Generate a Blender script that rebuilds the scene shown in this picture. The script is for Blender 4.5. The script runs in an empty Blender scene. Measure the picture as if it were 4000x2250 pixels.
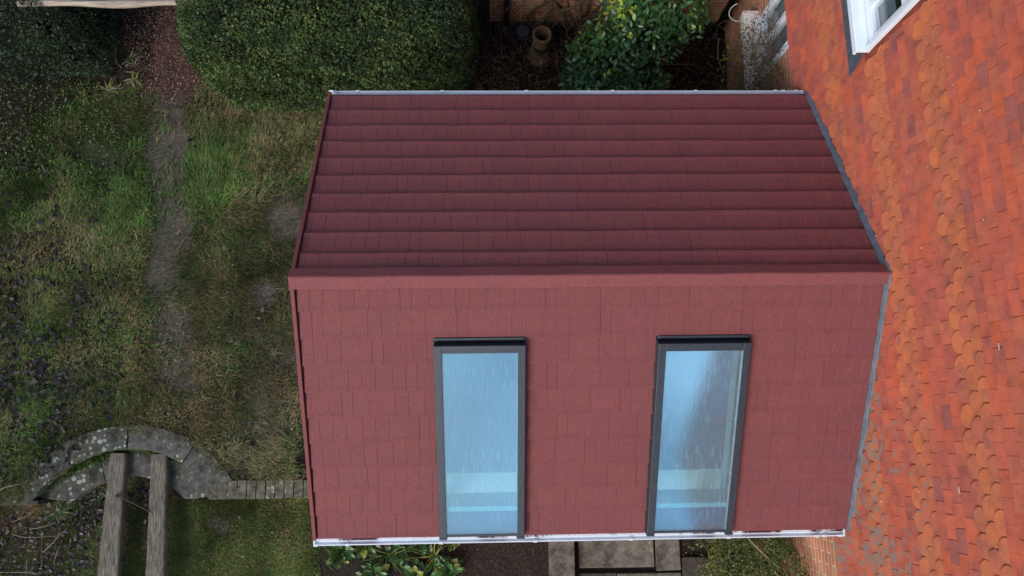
import bpy, bmesh, math, random
import numpy as np
from mathutils import Vector, Matrix
random.seed(7); rng = np.random.default_rng(7)
PI = math.pi; R = math.radians
sc = bpy.context.scene; COL = sc.collection

# ---------------------------------------------------------------- camera
cd = bpy.data.cameras.new('camera'); cam = bpy.data.objects.new('camera', cd); COL.objects.link(cam)
cam.location = (1.533, -1.2304, 9.458); cam.rotation_euler = (R(11.116), R(-1.628), R(-0.827))
cd.sensor_width = 36; cd.lens = 26.845; cd.clip_end = 500; sc.camera = cam
# ---------------------------------------------------------------- world, sun, exposure
SUN_DIR = Vector((-0.66, -0.92, 0.78)).normalized()
el = math.asin(SUN_DIR.z); az = math.atan2(SUN_DIR.x, SUN_DIR.y)
W = bpy.data.worlds.new("World"); sc.world = W; W.use_nodes = True
wn = W.node_tree; wn.nodes.clear()
sky = wn.nodes.new('ShaderNodeTexSky'); sky.sky_type = 'NISHITA'; sky.sun_disc = False
sky.sun_elevation = el; sky.sun_rotation = az; sky.air_density = 1.0; sky.dust_density = 2.0
tc = wn.nodes.new('ShaderNodeTexCoord'); cn = wn.nodes.new('ShaderNodeTexNoise')
cn.inputs['Scale'].default_value = 3.2; cn.inputs['Detail'].default_value = 5; cn.inputs['Roughness'].default_value = .55
cr = wn.nodes.new('ShaderNodeValToRGB'); cr.color_ramp.elements[0].position = .47; cr.color_ramp.elements[1].position = .66
mx = wn.nodes.new('ShaderNodeMixRGB'); mx.inputs[2].default_value = (7.8, 9.2, 11.8, 1)
bg = wn.nodes.new('ShaderNodeBackground'); bg.inputs[1].default_value = 0.105
wo = wn.nodes.new('ShaderNodeOutputWorld')
wn.links.new(tc.outputs['Generated'], cn.inputs['Vector']); wn.links.new(cn.outputs['Fac'], cr.inputs[0])
wn.links.new(cr.outputs[0], mx.inputs[0]); wn.links.new(sky.outputs[0], mx.inputs[1])
wn.links.new(mx.outputs[0], bg.inputs[0]); wn.links.new(bg.outputs[0], wo.inputs[0])
sd = bpy.data.lights.new('sun', 'SUN'); sd.energy = 2.8; sd.angle = R(32); sd.color = (1.0, .965, .93)
so = bpy.data.objects.new('sun', sd); COL.objects.link(so)
so.rotation_euler = SUN_DIR.to_track_quat('Z', 'Y').to_euler()
sc.view_settings.view_transform = 'Standard'; sc.view_settings.look = 'None'
sc.view_settings.gamma = 1; sc.view_settings.exposure = 0.0

# ---------------------------------------------------------------- materials
def newmat(name):
    m = bpy.data.materials.new(name); m.use_nodes = True
    nt = m.node_tree; b = nt.nodes['Principled BSDF']; return m, nt, b
def N(nt, t, **k):
    n = nt.nodes.new(t)
    for a, v in k.items(): setattr(n, a, v)
    return n
def noise(nt, scale, detail=4, rough=.6, vec=None):
    n = N(nt, 'ShaderNodeTexNoise'); n.inputs['Scale'].default_value = scale
    n.inputs['Detail'].default_value = detail; n.inputs['Roughness'].default_value = rough
    if vec is None:
        t = N(nt, 'ShaderNodeTexCoord'); vec = t.outputs['Object']
    nt.links.new(vec, n.inputs['Vector']); return n
def ramp(nt, fac, stops):
    r = N(nt, 'ShaderNodeValToRGB'); e = r.color_ramp.elements
    e[0].position, e[0].color = stops[0][0], (*stops[0][1], 1)
    e[1].position, e[1].color = stops[-1][0], (*stops[-1][1], 1)
    for p, c in stops[1:-1]:
        x = e.new(p); x.color = (*c, 1)
    nt.links.new(fac, r.inputs[0]); return r
def mixc(nt, a, b, fac, mode='MIX'):
    m = N(nt, 'ShaderNodeMixRGB', blend_type=mode)
    for i, v in ((0, fac), (1, a), (2, b)):
        if isinstance(v, (int, float)): m.inputs[i].default_value = v
        elif isinstance(v, tuple): m.inputs[i].default_value = (*v, 1)
        else: nt.links.new(v, m.inputs[i])
    return m.outputs[0]
def bump(nt, b, h, strength=.3, dist=.01):
    u = N(nt, 'ShaderNodeBump'); u.inputs['Strength'].default_value = strength; u.inputs['Distance'].default_value = dist
    nt.links.new(h, u.inputs['Height']); nt.links.new(u.outputs[0], b.inputs['Normal'])
def simple(name, c, rough=.6, var=.15, scale=8, spec=.5, metal=0, bstr=0, bscale=60):
    m, nt, b = newmat(name)
    n = noise(nt, scale)
    lo = tuple(x*(1-var) for x in c); hi = tuple(min(1, x*(1+var)) for x in c)
    r = ramp(nt, n.outputs['Fac'], [(.3, lo), (.7, hi)])
    nt.links.new(r.outputs[0], b.inputs['Base Color']); b.inputs['Roughness'].default_value = rough
    b.inputs['Specular IOR Level'].default_value = spec; b.inputs['Metallic'].default_value = metal
    if bstr: bump(nt, b, noise(nt, bscale).outputs['Fac'], bstr, .004)
    return m
def attrmat(name, rough=.6, var=.35, scale=30, spec=.3, bstr=0, bscale=80):
    """base colour from the mesh's colour attribute times a fine noise"""
    m, nt, b = newmat(name)
    a = N(nt, 'ShaderNodeAttribute', attribute_name='Col')
    r = ramp(nt, noise(nt, scale).outputs['Fac'], [(.3, (1-var,)*3), (.7, (1+var,)*3)])
    nt.links.new(mixc(nt, a.outputs['Color'], r.outputs[0], 1.0, 'MULTIPLY'), b.inputs['Base Color'])
    b.inputs['Roughness'].default_value = rough; b.inputs['Specular IOR Level'].default_value = spec
    if bstr: bump(nt, b, noise(nt, bscale).outputs['Fac'], bstr, .005)
    return m
def leafmat(name, rough=.5, spec=.35, trans=.15):
    m, nt, b = newmat(name)
    a = N(nt, 'ShaderNodeAttribute', attribute_name='Col')
    nt.links.new(a.outputs['Color'], b.inputs['Base Color'])
    b.inputs['Roughness'].default_value = rough; b.inputs['Specular IOR Level'].default_value = spec
    if trans:
        t = N(nt, 'ShaderNodeBsdfTranslucent'); nt.links.new(a.outputs['Color'], t.inputs[0])
        ms = N(nt, 'ShaderNodeMixShader'); ms.inputs[0].default_value = trans
        nt.links.new(b.outputs[0], ms.inputs[1]); nt.links.new(t.outputs[0], ms.inputs[2])
        nt.links.new(ms.outputs[0], nt.nodes['Material Output'].inputs[0])
    return m
M = {}
# stone coated steel roofing: red-brown chips with grain
def roofing():
    m, nt, b = newmat('stone_coated_tile')
    a = N(nt, 'ShaderNodeAttribute', attribute_name='Col')
    g = noise(nt, 210, 3, .8); r1 = ramp(nt, g.outputs['Fac'], [(.28, (.42, .38, .46)), (.5, (.95, .95, .99)), (.72, (1.85, 1.65, 1.5))])
    g2 = noise(nt, 60, 3, .7); r2 = ramp(nt, g2.outputs['Fac'], [(.3, (.86, .84, .9)), (.7, (1.14, 1.1, 1.04))])
    g3 = noise(nt, 6, 4, .65); r3 = ramp(nt, g3.outputs['Fac'], [(.32, (.94, .955, 1.02)), (.68, (1.06, 1.04, .985))])
    c = mixc(nt, a.outputs['Color'], r1.outputs[0], 1, 'MULTIPLY'); c = mixc(nt, c, r2.outputs[0], 1, 'MULTIPLY')
    c = mixc(nt, c, r3.outputs[0], 1, 'MULTIPLY')
    nt.links.new(c, b.inputs['Base Color']); b.inputs['Roughness'].default_value = .75; b.inputs['Specular IOR Level'].default_value = .3
    bump(nt, b, g.outputs['Fac'], .5, .003); return m
M['roof'] = roofing()
M['clay'] = None
def clay():
    m, nt, b = newmat('clay_tile')
    a = N(nt, 'ShaderNodeAttribute', attribute_name='Col')
    r1 = ramp(nt, noise(nt, 9, 6, .65).outputs['Fac'], [(.3, (.72, .74, .85)), (.5, (1, 1, 1)), (.7, (1.2, 1.12, 1.02))])
    r2 = ramp(nt, noise(nt, 120, 3, .7).outputs['Fac'], [(.3, (.85, .85, .85)), (.7, (1.15, 1.15, 1.15))])
    c = mixc(nt, a.outputs['Color'], r1.outputs[0], 1, 'MULTIPLY'); c = mixc(nt, c, r2.outputs[0], 1, 'MULTIPLY')
    # dark firing blotches
    d = ramp(nt, noise(nt, 6.5, 3, .5).outputs['Fac'], [(.60, (0, 0, 0)), (.72, (1, 1, 1))])
    c = mixc(nt, c, (.16, .085, .09), mixc(nt, d.outputs[0], (.45, .45, .45), 1, 'MULTIPLY'))
    # grey lichen, most on the old lower courses south of the window
    t = N(nt, 'ShaderNodeTexCoord'); sp = N(nt, 'ShaderNodeSeparateXYZ'); nt.links.new(t.outputs['Object'], sp.inputs[0])
    mz = N(nt, 'ShaderNodeMapRange'); mz.inputs[1].default_value = 4.15; mz.inputs[2].default_value = 3.1
    mz.inputs[3].default_value = 0; mz.inputs[4].default_value = .17; nt.links.new(sp.outputs['Z'], mz.inputs[0])
    nn = noise(nt, 14, 7, .7); ad = N(nt, 'ShaderNodeMath', operation='ADD')
    nt.links.new(nn.outputs['Fac'], ad.inputs[0]); nt.links.new(mz.outputs[0], ad.inputs[1])
    n3 = noise(nt, 2.3, 2, .5); a2 = N(nt, 'ShaderNodeMath', operation='MULTIPLY_ADD'); a2.inputs[1].default_value = .35; nt.links.new(n3.outputs['Fac'], a2.inputs[0])
    my = N(nt, 'ShaderNodeMapRange'); my.inputs[1].default_value = .9; my.inputs[2].default_value = -.6; my.inputs[3].default_value = -.13; my.inputs[4].default_value = .03; nt.links.new(sp.outputs['Y'], my.inputs[0])
    a3 = N(nt, 'ShaderNodeMath', operation='ADD'); nt.links.new(ad.outputs[0], a3.inputs[0]); nt.links.new(my.outputs[0], a3.inputs[1]); nt.links.new(a3.outputs[0], a2.inputs[2])
    l = ramp(nt, a2.outputs[0], [(.885, (0, 0, 0)), (.93, (1, 1, 1))])
    c = mixc(nt, c, (.25, .215, .18), mixc(nt, l.outputs[0], (.8, .8, .8), 1, 'MULTIPLY'))
    nt.links.new(c, b.inputs['Base Color']); b.inputs['Roughness'].default_value = .8; b.inputs['Specular IOR Level'].default_value = .25
    bump(nt, b, noise(nt, 90).outputs['Fac'], .3, .003); return m
M['clay'] = clay()
def brick(axis, name):
    m, nt, b = newmat(name)
    t = N(nt, 'ShaderNodeTexCoord'); sp = N(nt, 'ShaderNodeSeparateXYZ'); nt.links.new(t.outputs['Object'], sp.inputs[0])
    cb = N(nt, 'ShaderNodeCombineXYZ'); nt.links.new(sp.outputs[axis], cb.inputs[0]); nt.links.new(sp.outputs['Z'], cb.inputs[1])
    bt = N(nt, 'ShaderNodeTexBrick'); nt.links.new(cb.outputs[0], bt.inputs['Vector'])
    bt.inputs['Scale'].default_value = 1; bt.inputs['Brick Width'].default_value = .225; bt.inputs['Row Height'].default_value = .075
    bt.inputs['Mortar Size'].default_value = .006; bt.inputs['Color1'].default_value = (.60, .20, .12, 1); bt.inputs['Color2'].default_value = (.52, .30, .17, 1)
    bt.inputs['Mortar'].default_value = (.62, .56, .44, 1); bt.inputs['Bias'].default_value = -.2
    r = ramp(nt, noise(nt, 5, 6, .7).outputs['Fac'], [(.3, (.55, .6, .5)), (.6, (1.1, 1.05, 1.0))])
    nt.links.new(mixc(nt, bt.outputs['Color'], r.outputs[0], 1, 'MULTIPLY'), b.inputs['Base Color'])
    b.inputs['Roughness'].default_value = .85
    bump(nt, b, bt.outputs['Fac'], -.6, .006); return m
M['brick_x'] = brick('X', 'brick_wing'); M['brick_y'] = brick('Y', 'brick_main')
M['upvc'] = simple('white_upvc', (.80, .88, .97), .35, .04, 5)
M['dirty_upvc'] = simple('weathered_white', (.74, .75, .74), .5, .08, 6)
M['slate'] = simple('slate_grey_metal', (.026, .036, .050), .42, .4, 55, bstr=.3, bscale=160)
M['black'] = simple('black_plastic', (.008, .008, .009), .35, .2, 20)
M['lead'] = simple('lead', (.085, .105, .14), .55, .3, 14, bstr=.3, bscale=30)
M['plaster'] = simple('white_plaster', (.90, .94, .92), .7, .02, 3)
M['floor'] = simple('floor_tile', (.30, .55, .85), .35, .12, 2)
M['blank'] = simple('blue_backing', (.03, .10, .32), .4, .1, 4)
def gutter_in():
    m, nt, b = newmat('gutter_inner_dirt')
    r = ramp(nt, noise(nt, 1.9, 5, .72).outputs['Fac'], [(.50, (.80, .86, .93)), (.56, (.08, .02, .03))])
    r2 = ramp(nt, noise(nt, 60, 4, .7).outputs['Fac'], [(.5, (1, 1, 1)), (.6, (.75, .72, .74))])
    nt.links.new(mixc(nt, r.outputs[0], r2.outputs[0], 1, 'MULTIPLY'), b.inputs['Base Color']); b.inputs['Roughness'].default_value = .5
    return m
M['gut_in'] = gutter_in()
def glass():
    m, nt, b = newmat('solar_blue_glass'); nt.nodes.remove(b)
    t = N(nt, 'ShaderNodeTexCoord'); mp = N(nt, 'ShaderNodeMapping'); mp.inputs['Scale'].default_value = (150, 6.5, 6.5)
    nt.links.new(t.outputs['Object'], mp.inputs[0])
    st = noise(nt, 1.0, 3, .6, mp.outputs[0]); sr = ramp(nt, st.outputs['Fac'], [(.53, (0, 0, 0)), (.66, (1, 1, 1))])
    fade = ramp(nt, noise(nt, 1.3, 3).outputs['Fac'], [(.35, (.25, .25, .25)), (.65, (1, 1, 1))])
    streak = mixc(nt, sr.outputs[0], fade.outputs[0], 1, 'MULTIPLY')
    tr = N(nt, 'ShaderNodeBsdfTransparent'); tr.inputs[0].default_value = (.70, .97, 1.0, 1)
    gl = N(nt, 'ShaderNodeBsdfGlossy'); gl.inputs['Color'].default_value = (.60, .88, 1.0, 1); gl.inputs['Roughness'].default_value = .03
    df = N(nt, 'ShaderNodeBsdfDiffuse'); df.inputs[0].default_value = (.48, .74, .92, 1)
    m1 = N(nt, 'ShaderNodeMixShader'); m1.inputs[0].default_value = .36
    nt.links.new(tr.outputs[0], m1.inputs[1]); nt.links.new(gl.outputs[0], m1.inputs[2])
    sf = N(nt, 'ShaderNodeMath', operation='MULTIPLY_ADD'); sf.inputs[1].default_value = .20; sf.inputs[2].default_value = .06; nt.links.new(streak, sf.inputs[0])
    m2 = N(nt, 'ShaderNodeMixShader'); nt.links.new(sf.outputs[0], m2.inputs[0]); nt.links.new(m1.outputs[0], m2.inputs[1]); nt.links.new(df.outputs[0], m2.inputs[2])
    bu = N(nt, 'ShaderNodeBump'); bu.inputs['Strength'].default_value = .08; bu.inputs['Distance'].default_value = .002
    nt.links.new(st.outputs['Fac'], bu.inputs['Height']); nt.links.new(bu.outputs[0], gl.inputs['Normal'])
    nt.links.new(m2.outputs[0], nt.nodes['Material Output'].inputs[0]); return m
M['glass'] = glass()
def clearglass():
    m, nt, b = newmat('window_glass'); nt.nodes.remove(b)
    tr = N(nt, 'ShaderNodeBsdfTransparent'); tr.inputs[0].default_value = (.93, .95, .95, 1)
    gl = N(nt, 'ShaderNodeBsdfGlossy'); gl.inputs['Roughness'].default_value = .02
    ms = N(nt, 'ShaderNodeMixShader'); ms.inputs[0].default_value = .14
    nt.links.new(tr.outputs[0], ms.inputs[1]); nt.links.new(gl.outputs[0], ms.inputs[2]); nt.links.new(ms.outputs[0], nt.nodes['Material Output'].inputs[0]); return m
M['pane'] = clearglass()
M['dark_room'] = simple('dark_room', (.035, .04, .045), .9)
M['curtain'] = simple('grey_blind', (.30, .36, .40), .8, .1, 10)
def wood():
    m, nt, b = newmat('weathered_oak')
    t = N(nt, 'ShaderNodeTexCoord'); mp = N(nt, 'ShaderNodeMapping'); mp.inputs['Scale'].default_value = (110, 7, 110)
    nt.links.new(t.outputs['Object'], mp.inputs[0])
    g = noise(nt, 1, 8, .75, mp.outputs[0])
    r = ramp(nt, g.outputs['Fac'], [(.36, (.035, .028, .02)), (.46, (.13, .11, .08)), (.56, (.22, .195, .155)), (.70, (.46, .43, .38))])
    d = ramp(nt, noise(nt, 2.2, 5, .7).outputs['Fac'], [(.3, (.55, .55, .5)), (.65, (1.1, 1.1, 1.1))])
    nt.links.new(mixc(nt, r.outputs[0], d.outputs[0], 1, 'MULTIPLY'), b.inputs['Base Color']); b.inputs['Roughness'].default_value = .85
    bump(nt, b, g.outputs['Fac'], .9, .012); return m
M['wood'] = wood()
def logwood():
    m, nt, b = newmat('bleached_log')
    t = N(nt, 'ShaderNodeTexCoord'); mp = N(nt, 'ShaderNodeMapping'); mp.inputs['Scale'].default_value = (3, 50, 50)
    nt.links.new(t.outputs['Object'], mp.inputs[0]); g = noise(nt, 1, 8, .75, mp.outputs[0])
    r = ramp(nt, g.outputs['Fac'], [(.3, (.12, .09, .06)), (.5, (.38, .31, .24)), (.72, (.62, .56, .47))])
    nt.links.new(r.outputs[0], b.inputs['Base Color']); b.inputs['Roughness'].default_value = .85; bump(nt, b, g.outputs['Fac'], .8, .01); return m
M['log'] = logwood()
def stone(name, base, lichen=(.29, .33, .28), cover=.62, moss=True):
    m, nt, b = newmat(name)
    n1 = noise(nt, 6, 8, .75); c = ramp(nt, n1.outputs['Fac'], [(.36, tuple(x*k for x, k in zip(base, (.42, .38, .36)))), (.5, base), (.64, tuple(x*k for x, k in zip(base, (1.55, 1.55, 1.55))))]).outputs[0]
    sp = ramp(nt, noise(nt, 110, 3, .7).outputs['Fac'], [(.3, (.75,)*3), (.7, (1.3,)*3)]); c = mixc(nt, c, sp.outputs[0], 1, 'MULTIPLY')
    if moss:
        mo = ramp(nt, noise(nt, 7, 6, .7).outputs['Fac'], [(.54, (0, 0, 0)), (.66, (1, 1, 1))]); c = mixc(nt, c, (.048, .058, .020), mo.outputs[0])
    v = N(nt, 'ShaderNodeTexVoronoi'); v.inputs['Scale'].default_value = 15; v.inputs['Randomness'].default_value = 1
    wv = noise(nt, 25, 3); tcn = N(nt, 'ShaderNodeTexCoord'); vm = N(nt, 'ShaderNodeVectorMath', operation='MULTIPLY_ADD')
    vm.inputs[1].default_value = (.05, .05, .05); nt.links.new(wv.outputs['Color'], vm.inputs[0]); nt.links.new(tcn.outputs['Object'], vm.inputs[2]); nt.links.new(vm.outputs[0], v.inputs['Vector'])
    sc_ = N(nt, 'ShaderNodeSeparateColor'); nt.links.new(v.outputs['Color'], sc_.inputs[0]); rd = N(nt, 'ShaderNodeMath', operation='MULTIPLY_ADD'); rd.inputs[1].default_value = -.42; nt.links.new(sc_.outputs[0], rd.inputs[0]); nt.links.new(v.outputs['Distance'], rd.inputs[2])
    cl = ramp(nt, rd.outputs[0], [(.02, (1, 1, 1)), (.06, (0, 0, 0))])
    gate = ramp(nt, noise(nt, 3.0, 3).outputs['Fac'], [(cover-.04, (0, 0, 0)), (cover+.04, (1, 1, 1))])
    f = mixc(nt, cl.outputs[0], gate.outputs[0], 1, 'MULTIPLY'); c = mixc(nt, c, lichen, f)
    nt.links.new(c, b.inputs['Base Color']); b.inputs['Roughness'].default_value = .9; b.inputs['Specular IOR Level'].default_value = .2
    bump(nt, b, n1.outputs['Fac'], .6, .02); return m
M['stone'] = stone('lichened_stone', (.078, .078, .066), cover=.44)
M['stone2'] = stone('grey_stone', (.098, .096, .086), cover=.54)
M['slab'] = stone('concrete_slab', (.135, .125, .103), cover=.66, moss=False)
M['slabdark'] = stone('dark_slab', (.065, .058, .05), cover=.68, moss=False)
M['oldbrick'] = stone('old_brick', (.13, .12, .085), cover=.50)
M['terracotta'] = stone('terracotta', (.105, .062, .04), lichen=(.22, .2, .15), cover=.45, moss=False)
M['iron'] = simple('rusty_iron', (.06, .035, .025), .8, .4, 40)
M['cable'] = simple('white_cable', (.65, .63, .6), .5)
M['greyplastic'] = simple('grey_plastic', (.035, .045, .065), .45, .2, 10)
M['leaf'] = leafmat('leaf'); M['gloss'] = leafmat('glossy_leaf', .32, .5, .12); M['grass'] = leafmat('grass_blade', .6, .2, .2)
M['twig'] = attrmat('bark', .85, .3, 40, .15)
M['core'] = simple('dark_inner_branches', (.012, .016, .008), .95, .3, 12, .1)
M['ground'] = attrmat('earth', .95, .45, 34, .12, .9, 45)
M['litter'] = leafmat('dead_leaf', .55, .3, 0)

# ---------------------------------------------------------------- object helpers
def tag(o, label=None, cat=None, group=None, kind=None):
    if label: o['label'] = label
    if cat: o['category'] = cat
    if group: o['group'] = group
    if kind: o['kind'] = kind
    return o
def empty(name, loc, label, cat, group=None, rz=0):
    o = bpy.data.objects.new(name, None); COL.objects.link(o); o.location = loc; o.rotation_euler = (0, 0, rz)
    o.empty_display_size = .1
    return tag(o, label, cat, group)
class MB:
    def __init__(s): s.v = []; s.f = []; s.c = []; s.m = []
    def add(s, vs, fs, col=(.5, .5, .5), mi=0):
        b = len(s.v); s.v += [tuple(v) for v in vs]; s.f += [tuple(i+b for i in f) for f in fs]
        s.c += [col]*len(vs); s.m += [mi]*len(fs)
    def box(s, a, b, col=(.5, .5, .5), mi=0, T=None):
        (x0, y0, z0), (x1, y1, z1) = a, b
        vs = [Vector((x, y, z)) for z in (z0, z1) for y in (y0, y1) for x in (x0, x1)]
        if T is not None: vs = [T(v) if callable(T) else T @ v for v in vs]
        s.add(vs, [(0, 2, 3, 1), (4, 5, 7, 6), (0, 1, 5, 4), (2, 6, 7, 3), (0, 4, 6, 2), (1, 3, 7, 5)], col, mi)
    def prism(s, pts, d, col=(.5, .5, .5), mi=0):
        """polygon pts (3D) extruded by vector d"""
        n = len(pts); d = Vector(d); P = [Vector(p) for p in pts]
        vs = P+[p+d for p in P]
        fs = [tuple(range(n))[::-1], tuple(range(n, 2*n))]+[(i, (i+1) % n, (i+1) % n+n, i+n) for i in range(n)]
        s.add(vs, fs, col, mi)
    def tube(s, pts, r, col=(.5, .5, .5), seg=6, cap=True, mi=0):
        P = [Vector(p) for p in pts]; n = len(P); rr = r if hasattr(r, '__len__') else [r]*n
        vs = []; t0 = None
        for i, p in enumerate(P):
            t = (P[min(i+1, n-1)]-P[max(i-1, 0)]); t = t.normalized() if t.length > 1e-9 else Vector((0, 0, 1))
            u = t.cross(Vector((0.13, .31, 1))); u = u.normalized() if u.length > 1e-3 else Vector((1, 0, 0)); w = t.cross(u)
            for k in range(seg):
                a = 2*PI*k/seg; vs.append(p+(u*math.cos(a)+w*math.sin(a))*rr[i])
        fs = [(i*seg+k, i*seg+(k+1) % seg, (i+1)*seg+(k+1) % seg, (i+1)*seg+k) for i in range(n-1) for k in range(seg)]
        if cap: fs += [tuple(range(seg))[::-1], tuple(range((n-1)*seg, n*seg))]
        s.add(vs, fs, col, mi)
    def build(s, name, mats, parent=None, loc=None, smooth=False, bevel=0, fixn=False):
        me = bpy.data.meshes.new(name); me.from_pydata(s.v, [], s.f)
        for m in (mats if isinstance(mats, (list, tuple)) else [mats]): me.materials.append(m)
        me.polygons.foreach_set('material_index', s.m)
        ca = me.color_attributes.new('Col', 'FLOAT_COLOR', 'POINT')
        ca.data.foreach_set('color', np.array([(*c, 1) for c in s.c], dtype=np.float32).ravel())
        if smooth: me.polygons.foreach_set('use_smooth', [True]*len(s.f))
        me.update()
        return link(name, me, parent, loc, bevel)
def link(name, me, parent=None, loc=None, bevel=0):
    o = bpy.data.objects.new(name, me); COL.objects.link(o)
    if parent is not None:
        o.parent = parent
        q = parent; off = Vector((0, 0, 0))
        while q is not None: off += q.location; q = q.parent
        # vertices are given in world metres: shift them under an unrotated parent
        if not parent.get('_local'): me.transform(Matrix.Translation(-off))
    elif loc is not None:
        me.transform(Matrix.Translation(-Vector(loc))); o.location = loc
    if bevel:
        b = o.modifiers.new('bevel', 'BEVEL'); b.width = bevel; b.segments = 2; b.limit_method = 'ANGLE'
    return o
def fastmesh(name, V, F4, F3, C, mat, parent=None, loc=None, smooth=False):
    """numpy mesh: V (n,3), quads F4, tris F3, per-vertex colour C"""
    me = bpy.data.meshes.new(name); nv = len(V)
    n4 = 0 if F4 is None else len(F4); n3 = 0 if F3 is None else len(F3)
    me.vertices.add(nv); me.vertices.foreach_set('co', V.astype(np.float32).ravel())
    loops = np.concatenate([x.ravel() for x in (F4, F3) if x is not None and len(x)]).astype(np.int32)
    me.loops.add(len(loops)); me.loops.foreach_set('vertex_index', loops)
    me.polygons.add(n4+n3)
    st = np.concatenate([np.arange(n4)*4, n4*4+np.arange(n3)*3]).astype(np.int32)
    me.polygons.foreach_set('loop_start', st)
    if smooth: me.polygons.foreach_set('use_smooth', np.ones(n4+n3, bool))
    me.update(calc_edges=True); me.validate()
    ca = me.color_attributes.new('Col', 'FLOAT_COLOR', 'POINT')
    ca.data.foreach_set('color', np.concatenate([C, np.ones((nv, 1))], 1).astype(np.float32).ravel())
    me.materials.append(mat)
    return link(name, me, parent, loc)
_nd = rng.normal(size=(4, 10, 3)); _np = rng.uniform(0, 6.28, (4, 10))
def fb(P, scale, k=0):
    """smooth pseudo noise about -1..1"""
    P = np.atleast_2d(P)*scale; s = np.zeros(len(P)); a = 1; t = 0
    for o in range(3):
        s += a*np.sin(P@(_nd[k % 4]*2**o).T+_np[k % 4]+o).mean(1)*2.2; t += a; a *= .55
    return s/t*1.3
def unit(a): return a/np.maximum(np.linalg.norm(a, axis=-1, keepdims=True), 1e-9)
def leaves(P, D, Nn, L, Wd, C, curl=.15):
    """kite leaves: base P, direction D, facing Nn, length L, width Wd"""
    n = len(P); D = unit(D); S = unit(np.cross(D, Nn)); Nn = unit(np.cross(S, D))
    L = np.broadcast_to(L, n)[:, None]; Wd = np.broadcast_to(Wd, n)[:, None]
    b = P; t = P+D*L-Nn*L*curl; m = P+D*L*.45+Nn*L*.02
    l = m-S*Wd*.5; r = m+S*Wd*.5; q = P+D*L*.5-Nn*L*curl*.3
    V = np.stack([b, r, t, l], 1).reshape(-1, 3)
    F = np.arange(n*4).reshape(n, 4); CC = np.repeat(C, 4, 0)
    return V, F, CC
def leaves6(P, D, Nn, L, Wd, C, curl=.2):
    """rounder leaves folded along the midrib: 6 outline vertices, 2 quads"""
    n = len(P); D = unit(D); S = unit(np.cross(D, Nn)); Nn = unit(np.cross(S, D))
    L = np.broadcast_to(L, n)[:, None]; Wd = np.broadcast_to(Wd, n)[:, None]
    b = P; t = P+D*L-Nn*L*curl
    m1 = P+D*L*.3+Nn*Wd*.12; m2 = P+D*L*.7-Nn*L*curl*.45+Nn*Wd*.12
    V = np.stack([b, m1+S*Wd*.45, m2+S*Wd*.42, t, m2-S*Wd*.42, m1-S*Wd*.45, P+D*L*.5-Nn*L*curl*.2], 1).reshape(-1, 3)
    k = np.arange(n)[:, None]*7
    F = np.concatenate([k+[0, 1, 2, 6], k+[6, 2, 3, 4], k+[0, 6, 4, 5]], 0)
    sh = np.array([1, .9, .92, 1.05, 1.12, 1.08, 1.2])[None, :, None]
    return V, F, (C[:, None, :]*sh).reshape(-1, 3)

# ================================================================ GROUND
GY = -1.895      # line of the brick edging: upper lawn north of it, lower garden south of it
CX, CY = -2.80, -2.56   # centre of the curved steps
def gz(x, y):
    r = np.hypot(x-CX, y-CY)
    z = np.where(y < GY+.02, -.30, 0.0)
    z = np.where((y >= GY+.02) & (r < 1.26), -.17, z); z = np.where((y >= GY+.02) & (r < .98), -.30, z)
    z = np.where((y < GY+.02) & (x > 4.9), -.3, z)
    return z
def smooth01(x, a, b): t = np.clip((x-a)/(b-a), 0, 1); return t*t*(3-2*t)
def pathx(y): return np.interp(y, [-1.2, -.2, 1.0, 1.8, 2.6, 3.2, 3.8, 4.4], [-2.1, -2.32, -2.45, -2.51, -2.58, -2.65, -2.82, -3.0])
def mudf(x, y):
    P = np.stack([x, y, 0*x], -1)
    m = np.exp(-((x-pathx(y)+.04)/.33)**4)*(.84+.16*smooth01(y, 1.2, 2.6))*smooth01(y, -1.25, -.5)
    m = np.maximum(m, .9*np.exp(-(((x+.98)/.42)**2+((y-1.6)/.62)**2)))
    m = np.maximum(m, .50*smooth01(x, -2.3, -1.3)*smooth01(-y, -1.9, -.6)*smooth01(y, -1.5, -1.0))
    m = np.maximum(m, .8*np.exp(-(((x+1.25)/.42)**2+((y-.55)/.35)**2)))
    m = np.maximum(m, .95*np.exp(-(((x+.72)/.16)**2+((y+1.45)/.38)**2)))
    m = np.maximum(m, .75*np.exp(-(((x+1.75)/.25)**2+((y+2.25)/.2)**2)))
    pk = 1-.6*(np.abs(x-pathx(y)) < .28)*(y > -.5); return np.clip(m+(.26*fb(P, 2.6, 1)+.22*fb(P, 9, 2)+.12*fb(P, 23, 0))*pk, 0, 1)
def north_bed(x, y): return smooth01(x, 1.1, 1.5)*smooth01(y, 1.6, 1.9)
def south_bed(x, y): return smooth01(x, -.75, -.5)*smooth01(-y, 1.85, 1.95)
def west_bed(x, y):   # dark planting under the left hedge
    b = smooth01(y+.55*np.minimum(x+3.6, 0)*0-.45*(x+3.2), 3.15, 3.55)*(x < -2.9)
    return np.maximum(b, smooth01(-(x+4.0), 0, .5)*smooth01(y, 1.7, 2.6))
def bark(x, y):
    return smooth01(y, 3.05, 3.45)*smooth01(.48-np.abs(x-pathx(y)-.05), -.02, .1)
xs = np.concatenate([[-80, -30, -14, -9], np.arange(-7, 6.5, .045), [9, 14, 30, 80]])
ys = np.concatenate([[-80, -30, -12, -6], np.arange(-4, 6.2, .045), [9, 14, 30, 80]])
X, Y = np.meshgrid(xs, ys); Xf, Yf = X.ravel(), Y.ravel()
P = np.stack([Xf, Yf, 0*Xf], -1)
Z = gz(Xf, Yf)+.018*fb(P, 1.8, 0)+.008*fb(P, 12, 1)-.03
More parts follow.
